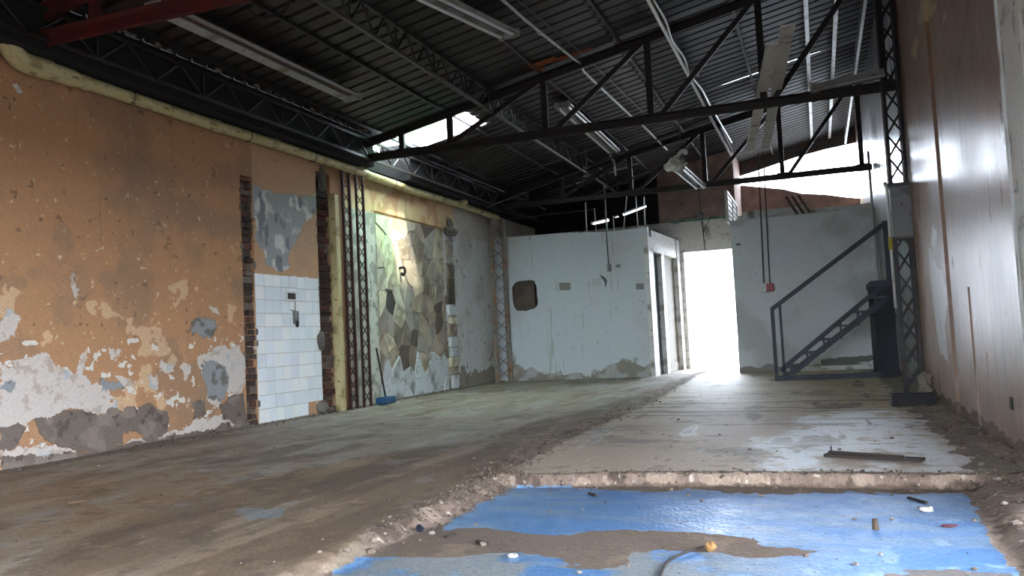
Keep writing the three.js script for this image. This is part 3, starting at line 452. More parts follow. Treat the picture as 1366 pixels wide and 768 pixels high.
// ---------------------------------------------------------------- white office box at the back left
{
  const Z = -14.5, OB = (l) => polyBack(Z, l);
  const holes = [[[684, 374], [700, 372], [716, 375], [718, 395], [716, 412], [700, 416], [685, 413]]].map(OB);
  const greys = [[[746, 377], [761, 377], [761, 387], [746, 387]], [[848, 378], [859, 378], [859, 386], [849, 386]], [[821, 353], [828, 352], [828, 357], [821, 357]]].map(OB), smear = [[[789, 372], [802, 370], [803, 381], [790, 382]]].map(OB), scuff = [[[799, 366], [806, 369], [810, 374], [808, 384], [806, 375]]].map(OB);
  const base = [[[684, 470], [690, 485], [700, 493], [740, 498], [790, 497], [815, 488], [830, 478], [845, 482], [872, 490], [876, 505], [684, 512]]].map(OB);
  const T = paint(1024, 1024, -5.7, -2.7, -0.1, 2.8, (x, y, o) => {
    const n = fbm(x * 1.5, y * 1.5, 5), m = fbm(x * 6, y * 6, 4), q = fbm(x * 16, y * 16, 3), f = vn(x * 150, y * 150), wx = x + 0.05 * (m - 0.5), wy = y + 0.06 * (q - 0.5), ww = y + 0.25 * (m - 0.5);
    o[0] = 196; o[1] = 201; o[2] = 207; o[3] = 0.7 + 0.2 * (m - 0.5); mixc(o, [190, 190, 188], ss(0.5, 0.68, n) * 0.6); mixc(o, [120, 112, 104], ss(0.78, 0.86, q) * 0.6); mixc(o, [150, 144, 136], ss(0.66, 0.76, fbm(x * 22, y * 1.8, 3)) * 0.4);
    for (const p of base) if (inside(p, wx, ww)) { mixc(o, [128, 118, 106], 0.45 + 0.45 * ss(0.4, 0.6, m)); }
    for (const p of greys) if (inside(p, x + 0.01 * (q - 0.5), y)) { o[0] = 128; o[1] = 126; o[2] = 122; }
    for (const p of smear) if (inside(p, wx, wy)) mixc(o, [180, 182, 184], 0.7);
    for (const p of scuff) if (inside(p, x, y)) { o[0] = 84; o[1] = 78; o[2] = 72; }
    const t = 0.95 + 0.1 * f; o[0] *= t; o[1] *= t; o[2] *= t;
  });
  const w = setting('wall_office'), mw = std({ map: T.map, bumpMap: T.bumpMap, bumpScale: 0.006, roughness: 0.6 });
  const tl = onZ(688, 315, Z).y, tr = onZ(860, 302, Z).y, hc = onZ(700, 394, Z), Rh = rng(66), hp = []; for (let k = 0; k < 44; k++) { const a = k / 44 * Math.PI * 2, c = Math.cos(a), s = Math.sin(a), e = 1 / Math.max(Math.abs(c) ** 4 + Math.abs(s) ** 4, 0.3) ** 0.25; hp.push([hc.x + c * e * (0.235 + 0.025 * Rh()), hc.y + s * e * (0.265 + 0.03 * Rh())]); }
  const s = new THREE.Shape([[XL, -0.2], [-2.74, -0.2], [-2.74, tr], [-3.4, tr - 0.03], [-4.3, (tl + tr) / 2], [XL, tl]].map(([a, b]) => new THREE.Vector2(a, b))); s.holes.push(new THREE.Path(hp.map(([a, b]) => new THREE.Vector2(a, b))));
  part('front_panel', new THREE.ExtrudeGeometry(s, { depth: 0.14, bevelEnabled: false }).translate(0, 0, Z - 0.14), mw, w, { frame: ['x', 'y', ...T.frame] });
  part('hole_backing', box(-5.6, -4.9, 0.9, 2.1, Z - 0.035, Z - 0.13), mat([112, 98, 88], grain, 0.95), w);
  // side towards the passage: posts, header, two doors
  const S = (t) => v3(-2.745 + 0.17 * t, 0, Z - 2.5 * t), wall = (t0, t1, y0, y1, th = 0.14, off = 0) => { const a = S(t0), b = S(t1); a.y = b.y = (y0 + y1) / 2; a.x -= th / 2 + off; b.x -= th / 2 + off; return bar(a, b, th, y1 - y0); };
  part('corner_post', wall(0, 0.14, -0.1, 2.3), mat([228, 228, 224], grimeTex, 0.5), w); part('header', [wall(0, 0.86, 2.22, 2.47), wall(0.12, 0.86, 2.45, 2.6)], MT.white, w); part('mullion', wall(0.37, 0.46, -0.05, 2.24), MT.white, w); part('end_post', wall(0.9, 1, -0.1, 2.6), MT.white, w);
  part('office_roof', box(XL, -2.8, 2.36, 2.42, Z - 0.1, ZB), MT.cement, w);
  for (const [t0, t1, m, n] of [[0.14, 0.37, mat([96, 104, 106], grimeTex, 0.7), 1], [0.46, 0.9, mat([116, 108, 92], grimeTex, 0.7), 2]]) {
    const d = setting('door_' + n), k = (t0 + t1) / 2;
    part('door_leaf', wall(t0, t1, 0, 2.22, 0.035, 0.1), m, d); part('door_stile', [wall(t0, t0 + 0.03, 0, 2.22, 0.02, 0.085), wall(t1 - 0.03, t1, 0, 2.22, 0.02, 0.085), wall(t0, t1, 1.0, 1.08, 0.02, 0.085), wall(t0, t1, 0, 0.16, 0.02, 0.085)], m, d); part('door_handle', wall(t1 - 0.05, t1 - 0.03, 0.98, 1.08, 0.03, 0.06), MT.steelGrey, d);
  }
}

// ---------------------------------------------------------------- grey box room with loft at the back right
{
  const Z = -14.5, OB = (l) => polyBack(Z, l), moss = [[[1096, 480], [1130, 476], [1163, 474], [1166, 480], [1140, 486], [1168, 492], [1095, 492]]].map(OB);
  const T = paint(1024, 1024, -1.5, 1.1, -0.1, 2.7, (x, y, o) => {
    const n = fbm(x * 1.5 + 90, y * 1.5, 5), m = fbm(x * 6 + 40, y * 6, 4), q = fbm(x * 16, y * 16 + 30, 3), f = vn(x * 150, y * 150);
    o[0] = 200; o[1] = 202; o[2] = 206; o[3] = 0.7 + 0.2 * (m - 0.5); mixc(o, [168, 168, 166], ss(0.5, 0.68, n) * 0.7); mixc(o, [110, 106, 100], ss(0.8, 0.88, q) * 0.5);
    for (const p of moss) if (inside(p, x + 0.08 * (m - 0.5), y + 0.05 * (q - 0.5))) mixc(o, [74, 84, 72], 0.85);
    if (y < 0.1 + 0.12 * (m - 0.4)) mixc(o, [110, 104, 96], 0.8);
    const t = 0.95 + 0.1 * f; o[0] *= t; o[1] *= t; o[2] *= t;
  });
  const w = setting('wall_loft'), m = std({ map: T.map, bumpMap: T.bumpMap, bumpScale: 0.005, roughness: 0.6 });
  part('front_panel', box(-1.32, XR, -0.2, 2.6, Z, Z - 0.14), m, w, { frame: ['x', 'y', ...T.frame] }); part('side_panel', box(-1.32, -1.2, -0.2, 2.6, Z - 0.14, ZB), m, w, { frame: ['z', 'y', -17.2, -14.4, -0.1, 2.7] });
  part('loft_floor', box(-1.32, XR, 2.5, 2.598, Z - 0.14, ZM), MT.cement, w); part('skirting', box(-0.6, 0.86, 0.0, 0.09, Z + 0.02, Z), MT.white, w);
  part('low_parapet', [box(-1.15, -0.1, 2.598, 2.8, -15.0, -15.08), box(-0.1, 0.93, 2.598, 2.74, -15.0, -15.08)], MT.white, w);
}
{
  // white framed louvre panel standing at the edge of the loft
  const a = v3(-1.36, 2.6, -14.6), t = thing('louvre_panel', 'white framed louvre panel standing on the loft edge over the doorway', 'panel', a), x = -1.36;
  const Y0 = 2.6, Y1 = 3.12; part('frame', [bar(v3(x, Y0, -14.6), v3(x, Y1, -14.6), 0.05), bar(v3(x, Y0, -16.4), v3(x, Y1, -16.4), 0.05), bar(v3(x, Y1, -14.6), v3(x, Y1, -16.4), 0.05), bar(v3(x, Y0 + 0.02, -14.6), v3(x, Y0 + 0.02, -16.4), 0.05), bar(v3(x, Y0, -15.5), v3(x, Y1, -15.5), 0.05)], MT.white, t);
  for (let k = 0; k < 5; k++) part('slat', [bar(v3(x, Y0 + 0.09 + k * 0.095, -14.6), v3(x, Y0 + 0.09 + k * 0.095, -16.4), 0.012, 0.06)], MT.zinc, t);
  const c = thing('metal_crate', 'small white wire crate on the loft edge', 'crate', [-0.6, 2.6, -14.75]), p = (x, y, z) => v3(-0.6 + x * 0.16, 2.6 + y * 0.13, -14.75 + z * 0.12), e = [];
  for (const s of [-1, 1]) for (const u of [-1, 1]) e.push(bar(p(s, 0, u), p(s, 1, u), 0.012), bar(p(-1, (s + 1) / 2, u), p(1, (s + 1) / 2, u), 0.012), bar(p(s, (u + 1) / 2, -1), p(s, (u + 1) / 2, 1), 0.012));
  part('frame', e, MT.white, c); part('base', box(-0.75, -0.45, 2.602, 2.612, -14.63, -14.87), MT.white, c);
  for (let k = 0; k < 3; k++) solo('leaning_board', 'thin pale board leaning against the low wall on the loft', 'board', bar(v3(-0.22 + k * 0.1, 2.61, -14.72), v3(-0.4 + k * 0.1, 2.98, -14.97), 0.05, 0.015), MT.paleBoard, [-0.22 + k * 0.1, 2.6, -14.72], 'boards leaning on the loft');
}

// ---------------------------------------------------------------- roof trusses
function truss(z, steel, label, x0 = -5.42, x1 = XR - 0.02) {
  const B = 3.22, top = (x) => roofY(x) - 0.12, t = thing('roof_truss', label, 'truss', [x0, B - 0.05, z], 'steel roof trusses across the hall');
  const chord = (a, b) => [angle(a.clone().add(v3(0, 0, 0.012)), b.clone().add(v3(0, 0, 0.012)), 0.085, 0.008, v3(0, 1, 0), -1, -1), angle(a.clone().add(v3(0, 0, -0.012)), b.clone().add(v3(0, 0, -0.012)), 0.085, 0.008, v3(0, 1, 0), 1, -1)];
  part('bottom_chord', [...chord(v3(x0, B + 0.04, z), v3(x1, B + 0.04, z)), bar(v3(x0, B, z), v3(x1, B, z), 0.02, 0.075)], steel, t);
  part('top_chord', [...chord(v3(x0, top(x0) + 0.05, z), v3(x1, top(x1) + 0.05, z)), bar(v3(x0, top(x0), z), v3(x1, top(x1), z), 0.02, 0.075)], steel, t);
  const xs = [-4.88, -4.2, -2.94, -1.66, -0.41, 0.8];
  for (const x of xs) { const post = part('post', [bar(v3(x, B - 0.03, z), v3(x, top(x) + 0.03, z), 0.05, 0.075, v3(1, 0, 0))], steel, t); part('gusset_plate', box(x - 0.09, x + 0.09, B - 0.05, B + 0.07, z - 0.006, z + 0.006), steel, post); }
  for (let i = 0; i + 1 < xs.length; i++) { const a = v3(xs[i] + (i === 1 ? -0.1 : 0.08), B, z), b = v3(xs[i + 1] - 0.06, top(xs[i + 1]) - 0.02, z); if (i) part('diagonal', bar(a, b, 0.035, 0.06), steel, t); }
  return t;
}
truss(ZT, MT.steel, 'dark steel truss carried by the red lattice columns and the boxed column');
truss(-14.3, MT.steel, 'dark steel truss directly above the white office front');
truss(-4.62, MT.redOxide, 'red painted truss over the peeling orange wall');

// longitudinal lattice joists under the roof
function joist(name, label, x, y0, y1, z0, z1, pitch, r, steel, lit) {
  const t = thing(name, label, 'joist', [x, y0, z0]);
  part('top_chord', bar(v3(x, y1, z0), v3(x, y1, z1), 0.035), steel, t); part('bottom_chord', bar(v3(x, y0, z0), v3(x, y0, z1), 0.035, 0.03), lit, t);
  let k = 0; for (let z = z0; z > z1 + pitch * 0.9; z -= pitch, k++) { part('web_bar', [rod(v3(x, y0, z), v3(x, y1, z - pitch / 2), r, 6), rod(v3(x, y1, z - pitch / 2), v3(x, y0, z - pitch), r, 6), ...(k % 2 ? [rod(v3(x, y0, z), v3(x, y1, z), r, 6)] : [])], steel, t); }
}
joist('lattice_joist', 'deep black lattice joist between the two long ceiling lamps', -3.62, 3.58, 3.84, -3.2, -16.6, 0.42, 0.012, MT.steel, MT.steelGrey);
joist('lattice_joist', 'shallow spotted lattice joist beside the grey boards on the truss', -1.4, 4.12, 4.27, -3.2, -16.8, 0.34, 0.008, MT.steel, MT.zinc);
joist('lattice_girder', 'black lattice girder along the left eave above the cream pipe', -5.33, 3.2, 3.44, -3.2, -16.8, 0.62, 0.012, MT.steel, MT.steel);
joist('lattice_joist', 'slim lattice joist high beside the brown right wall', 0.74, 4.45, 4.58, -4.6, -18.3, 0.34, 0.008, MT.steel, MT.zinc);
for (const [x, w, m, l] of [[-4.3, 0.03, MT.steel, 'thin dark purlin between the left eave and the deep lattice joist'], [-2.98, 0.03, MT.steelGrey, 'thin grey purlin beside the rusted roof patch'], [-1.98, 0.03, MT.steelGrey, 'thin grey purlin midway between the white conduit and the spotted joist'], [-0.7, 0.03, MT.steel, 'dark purlin just left of the grey boards on the truss'], [0.1, 0.05, MT.zinc, 'bright zinc purlin running to the open gable'], [0.45, 0.05, MT.zinc, 'bright zinc purlin second from the right wall'], [-5.2, 0.04, MT.steel, 'dark eave purlin at the roof sheet ends']])
  solo('roof_purlin', l, 'purlin', bar(v3(x, roofY(x) - w / 2 - 0.004, -3.0), v3(x, roofY(x) - w / 2 - 0.004, x > -1.4 ? -18.5 : -16.9), w, w), m, [x, roofY(x) - w, -3.0]);

// conduits hung under the sheets
{
  const pts = [onRoof(668, -2, 0.1), onRoof(720, 43, 0.1), onRoof(776, 86, 0.1), onRoof(778, 95, 0.12), onRoof(845, 158, 0.12), onRoof(856, 166, 0.12), onRoof(890, 200, 0.12)];
  const t = thing('ceiling_conduit', 'bright white conduit under the roof right of the lamps', 'conduit', pts[0]);
  for (let i = 0; i + 1 < pts.length; i++) part('pipe_length', rod(pts[i], pts[i + 1], 0.016), MT.zinc, t);
  for (const i of [1, 2, 4]) part('clip', lumpy(0.03, i).translate(...pts[i].toArray()), MT.zinc, t);
  const q = [onRoof(690, 0, 0.05), onRoof(775, 70, 0.05), onRoof(858, 150, 0.05)]; solo('thin_conduit', 'thin grey conduit parallel to the bright white conduit', 'conduit', [rod(q[0], q[1], 0.008), rod(q[1], q[2], 0.008)], MT.steelGrey, q[0]);
  const c = [[872, 0], [888, 28], [897, 55], [912, 76], [921, 100], [935, 118], [948, 142], [962, 166], [976, 190]].map(([a, b], i) => onRoof(a, b, 0.2 + 0.02 * (i % 2)));
  solo('sagging_cable', 'pale sagging cable tied along the spotted joist', 'cable', hose(c, 0.014, 60), MT.zinc, c[0]);
  solo('junction_box', 'small white box tied to the sagging cable', 'box', rbox(-0.05, 0.05, -0.05, 0.05, -0.06, 0.06, 0.01).translate(...onRoof(926, 96, 0.22).toArray()), MT.lampWhite, onRoof(926, 96, 0.22));
  const k = [[330, 12], [345, 22], [365, 21], [380, 14], [388, -4]].map(([a, b]) => onRoof(a, b, 0.08)); solo('hanging_cable', 'black cable looping below the roof near the deep joist', 'cable', hose(k, 0.012), MT.rubber, k[0]);
  const d0 = onX(648, 277, -5.24), d1 = onZ(790, 221, -14.0), d2 = onZ(905, 175, -13.6); solo('tie_rod', 'thin steel tie rod slanting up from the left eave', 'rod', [rod(d0, d1, 0.014), rod(d1, d2, 0.014)], MT.steelGrey, d0);
  const e0 = onZ(787, 262, -14.25), e1 = onZ(873, 224, -14.25); solo('tie_rod', 'short steel rod rising beside the hanging hook', 'rod', rod(e0, e1, 0.016), MT.steelGrey, e0);
  const h = [[815, 210], [819, 216], [820, 226], [821, 234]].map(([a, b]) => onZ(a, b, -14.12)); h.unshift(v3(h[0].x, roofY(h[0].x), h[0].z)); solo('bent_bracket', 'bent white strap hanging under the roof', 'bracket', hose(h, 0.02, 16), MT.zinc, h[0]);
}

// ---------------------------------------------------------------- fluorescent battens (all unlit)
function batten(label, a, b, o = {}) {
  const t = thing('fluorescent_lamp', label, 'lamp', a, 'unlit fluorescent lamps under the roof'), d = b.clone().sub(a).normalize(), up = v3(0, 1, 0), x = up.clone().cross(d).normalize(), w = o.w ?? 0.17, sh = (p, i, j) => p.clone().addScaledVector(x, i).addScaledVector(up, j);
  part('housing', bar(sh(a, 0, 0.07), sh(b, 0, 0.07), w * 0.5, 0.03), MT.steelGrey, t);
  for (const s of [-1, 1]) part('reflector', orient(new THREE.BoxGeometry(w * 0.36, 0.02, 1).rotateZ(s * -0.35).translate(s * w * 0.36, 0.035, 0.5), a, b), MT.lampWhite, t);
  part('end_cap', [bar(sh(a, 0, 0.03), sh(a, 0, 0.03).addScaledVector(d, 0.02), w, 0.08), bar(sh(b, 0, 0.03), sh(b, 0, 0.03).addScaledVector(d, -0.02), w, 0.08)], MT.lampWhite, t);
  if (!o.bare) for (const s of [-1, 1]) { const tb = part('tube', rod(sh(a, s * w * 0.3, 0).addScaledVector(d, 0.06), sh(b, s * w * 0.3, 0).addScaledVector(d, -0.06), 0.018, 10), MT.tubeGlass, t); part('lamp_holder', [bar(sh(a, s * w * 0.3, 0).addScaledVector(d, 0.02), sh(a, s * w * 0.3, 0).addScaledVector(d, 0.07), 0.03, 0.05), bar(sh(b, s * w * 0.3, 0).addScaledVector(d, -0.07), sh(b, s * w * 0.3, 0).addScaledVector(d, -0.02), 0.03, 0.05)], MT.lampWhite, tb); }
  for (const p of [a.clone().lerp(b, 0.15), a.clone().lerp(b, 0.85)]) part('hanger', rod(sh(p, 0, 0.06), v3(p.x, roofY(p.x), p.z), 0.006, 6), MT.steelGrey, t);
  return t;
}
batten('long tubeless fluorescent lamp above the peeling orange wall', onRoof(207, 12, 0.16), onRoof(471, 134, 0.16), { w: 0.22, bare: true });
batten('unlit fluorescent lamp between the deep black joist and the white conduit', onRoof(500, -36, 0.18), onRoof(680, 50, 0.18), { w: 0.24 });
batten('unlit fluorescent lamp just beyond the dark truss, above the office', onRoof(750, 142, 0.16), onRoof(818, 203, 0.16), { w: 0.22 });
{ const a = onZ(905, 226, -12.2), b = a.clone().add(v3(0, 0, -1.25)).setY(a.y + 0.02); b.copy(onZ(934, 252, -14.0)); b.y = a.y; batten('short unlit fluorescent lamp with a crumpled shade, above the doorway', a, b, { w: 0.2 });
  const t = thing('crumpled_shade', 'crumpled white lamp shade hooked over the short lamp end', 'shade', a); part('shade', [lumpy(0.13, 51, 1.2, 0.9, 0.7, 2).translate(a.x - 0.02, a.y + 0.06, a.z + 0.1)], MT.white, t); part('hook', hose([v3(a.x, a.y + 0.12, a.z + 0.1), v3(a.x + 0.05, a.y + 0.22, a.z + 0.1), v3(a.x + 0.12, a.y + 0.25, a.z + 0.1), v3(a.x + 0.14, a.y + 0.19, a.z + 0.1)], 0.03, 14), MT.white, t); }
{ const a = onZ(1082, 122, -9.35), b = onZ(1180, 104, -9.35); b.y = Math.max(b.y, 3.34); a.y = Math.max(a.y, 3.28); const t = thing('fallen_lamp_tray', 'bent white lamp tray lying across the dark truss', 'lamp tray', a);
  part('tray', [bar(a, b, 0.14, 0.07)], mat([150, 150, 150], grimeTex, 0.5), t); part('rim', [bar(a.clone().add(v3(0, -0.04, 0.07)), b.clone().add(v3(0, -0.04, 0.07)), 0.02, 0.02), bar(a.clone().add(v3(0, -0.05, 0.07)), a.clone().add(v3(0, 0.06, 0.07)), 0.02, 0.02)], MT.zinc, t); }
// boards lying over the trusses
[[1031, 58, 1000, 200, 'long grey board lying on the truss, the one nearer the spotted joist', 0.12], [1051, 34, 1021, 197, 'long grey board lying on the truss, the one nearer the right wall', 0.12]].forEach(([a, b, c, d, l, w], i) => { const p = onY(a, b, 3.36), q = onY(c, d, 3.36); solo('loose_board', l, 'board', bar(p, q, w, 0.02), mat([200, 198, 192], grimeTex, 0.7), p, 'boards laid over the trusses'); });

// ---------------------------------------------------------------- cream drain pipe along the left wall
{
  const x = -5.53, y0 = 3.06, t = thing('drain_pipe', 'long cream drain pipe along the head of the left wall', 'pipe', [x, y0, -4.3]), P = (z) => v3(x, y0 + 0.012 * Math.sin(z * 1.3), z);
  const zs = [-4.75, -5.0, -6.7, -7.7, -9.35, -9.62, -11.2, -12.7, -14.45];
  for (let i = 0; i + 1 < zs.length; i++) part('pipe_length', rod(P(zs[i]), P(zs[i + 1]), i === 0 ? 0.07 : 0.055, 18), MT.pvc, t);
  for (const z of [-5.0, -5.12, -6.7, -7.7, -9.35, -9.62, -11.2]) part('collar', rod(P(z + 0.035), P(z - 0.035), 0.062, 18), MT.pvc, t);
  part('elbow', [hose([v3(x - 0.05, y0 + 0.16, -4.34), v3(x, y0 + 0.1, -4.42), v3(x, y0 + 0.01, -4.52), v3(x, y0, -4.78)], 0.08, 20, 14)], MT.pvc, t);
  part('branch_cap', [rod(v3(x, y0 + 0.02, -12.68), v3(x + 0.13, y0 + 0.07, -12.72), 0.06, 16)], MT.pvc, t); part('tee_branch', rod(v3(x, y0, -9.5), v3(x, y0 + 0.24, -9.52), 0.05, 14), MT.pvc, t);
  const b = [-5.6, -7.2, -8.4, -10.4, -12.0, -13.6]; for (const z of b) part('strap', new THREE.TorusGeometry(0.058, 0.006, 5, 18).translate(x, y0, z), MT.steelGrey, t);
}
{ const p = v3(-5.57, 0, -8.88), t = thing('down_pipe', 'cream square down pipe standing left of the red lattice columns', 'pipe', p); part('pipe_shaft', rbox(p.x - 0.05, p.x + 0.05, 0, 2.68, p.z - 0.05, p.z + 0.05, 0.012), MT.pvc, t); part('open_top', box(p.x - 0.04, p.x + 0.04, 2.675, 2.684, p.z - 0.04, p.z + 0.04), MT.black, t); }

// ---------------------------------------------------------------- lattice columns
function latticeColumn(label, a, b, y1, steel, r = 0.026, pitch = 0.3, group) {       // two angle irons with crossed flats between
  const t = thing('lattice_column', label, 'column', [(a.x + b.x) / 2, 0, (a.z + b.z) / 2], group), A = (y) => v3(a.x, y, a.z), B = (y) => v3(b.x, y, b.z);
  part('upright', bar(A(-0.02), A(y1), r * 2, r * 1.6, b.clone().sub(a)), steel, t); part('upright', bar(B(-0.02), B(y1), r * 2, r * 1.6, b.clone().sub(a)), steel, t);
  for (let y = 0.05; y + pitch < y1; y += pitch) { part('lattice_bar', bar(A(y), B(y + pitch), 0.008, 0.011), steel, t); part('lattice_bar', bar(B(y), A(y + pitch), 0.008, 0.011), steel, t); }
  return t;
}
latticeColumn('dark red lattice column next to the cream down pipe', v3(-5.55, 0, -9.07), v3(-5.55, 0, -9.23), 3.2, MT.redSteel, 0.017, 0.17);
latticeColumn('dark red lattice column next to the stone cladding', v3(-5.52, 0, -9.35), v3(-5.52, 0, -9.52), 3.2, MT.redSteel, 0.015, 0.17);
latticeColumn('pale lattice column in the corner beside the white office', v3(-5.52, 0, -14.05), onZ(681, 506, -14.38).setY(0), 3.0, mat([186, 178, 166], rustTex, 0.6), 0.036, 0.22);
{
  const x0 = XR - 0.185, x1 = XR - 0.035, z = ZT, t = thing('boxed_column', 'dark lattice column with a grey box round it beside the brown wall', 'column', [XR - 0.1, 0, z]);
  for (const [x, zz] of [[x0, z + 0.07], [x1, z + 0.07], [x0, z - 0.07], [x1, z - 0.07]]) part('upright', bar(v3(x, -0.02, zz), v3(x, 4.5, zz), 0.045, 0.035), MT.steel, t);
  for (let y = 0.06; y < 4.3; y += 0.24) for (const s of [1, -1]) { part('lattice_bar', bar(v3(x0, y, z + 0.07 * s), v3(x1, y + 0.24, z + 0.07 * s), 0.012, 0.018), MT.steel, t); if (s > 0) part('lattice_bar', bar(v3(x1, y, z + 0.07), v3(x0, y + 0.24, z + 0.07), 0.012, 0.018), MT.steel, t); }
  part('casing', rbox(x0 - 0.02, XR, 1.62, 2.16, z - 0.12, z + 0.13, 0.012), MT.greyBox, t); part('casing_rim', [box(x0 - 0.04, XR, 2.15, 2.18, z - 0.13, z + 0.15), box(x0 - 0.03, XR, 1.605, 1.625, z - 0.13, z + 0.14)], MT.steelGrey, t);
  solo('column_conduit', 'white conduit strapped to the left of the boxed column', 'conduit', [rod(v3(x0 - 0.045, 0.9, z + 0.1), v3(x0 - 0.045, 2.15, z + 0.1), 0.014), rod(v3(x0 - 0.045, 2.15, z + 0.1), v3(x0 - 0.06, 2.2, z + 0.12), 0.02)], MT.pvcWhite, [x0 - 0.04, 0.9, z + 0.1]);
  solo('warning_tag', 'small yellow tag on the white column conduit', 'tag', rbox(x0 - 0.07, x0 - 0.03, 1.5, 1.63, z + 0.112, z + 0.12, 0.003), mat([206, 190, 60], grain, 0.6), [x0 - 0.05, 1.5, z + 0.11]);
}

// ---------------------------------------------------------------- metal staircase
{
  const Z = -12.2, ZR = -13.05, P = (a, b) => onZ(a, b, Z), t = thing('metal_staircase', 'dark steel staircase with one handrail against the grey box room', 'staircase', [-0.55, 0, Z]);
  const A = P(1030, 412), B = P(1186, 294), st = MT.navy;
  part('handrail', bar(A, v3(XR - 0.04, B.y - 0.02, Z), 0.05, 0.06), st, t);
  part('newel_post', bar(v3(A.x, 0, Z), v3(A.x, A.y + 0.02, Z), 0.05), st, t); part('newel_post', bar(v3(A.x + 0.105, 0.02, Z), v3(A.x + 0.105, A.y + 0.07, Z), 0.035), st, t);
  const s0 = P(1042, 494), s1 = P(1186, 374), l0 = P(1046, 507), l1 = P(1186, 396);
  for (const z of [Z, ZR]) { const f = (p) => v3(p.x, p.y, z); part('stringer', [bar(f(s0), f(s1), 0.035, 0.055), bar(f(l0), f(l1), 0.035, 0.065)], st, t); }
  for (let k = 0; k < 6; k++) { const u = (k + 0.7) / 6.4, a = s0.clone().lerp(s1, u), b = l0.clone().lerp(l1, u); part('tread', box(a.x - 0.12, a.x + 0.13, a.y - 0.1, a.y - 0.075, Z, ZR), MT.steelGrey, t); part('riser_strut', bar(v3(a.x - 0.03, b.y - 0.08, Z), v3(a.x - 0.03, a.y, Z), 0.025), st, t); }
  part('floor_tie', bar(v3(A.x, 0.045, Z), v3(0.72, 0.06, Z), 0.06, 0.07), st, t); part('landing', box(0.68, XR - 0.02, 1.24, 1.32, Z, ZR - 0.4), st, t);
  part('landing_post', bar(v3(XR - 0.06, 1.3, Z), v3(XR - 0.06, B.y, Z), 0.06), st, t); part('landing_void_shade', [box(0.72, XR - 0.02, 0, 1.26, Z - 0.03, Z - 0.06), box(0.7, 0.73, 0, 1.26, Z - 0.03, ZR - 0.4)], mat([40, 44, 54], grain, 0.7), t);  // dark panels put in for the shaded void under the landing
}

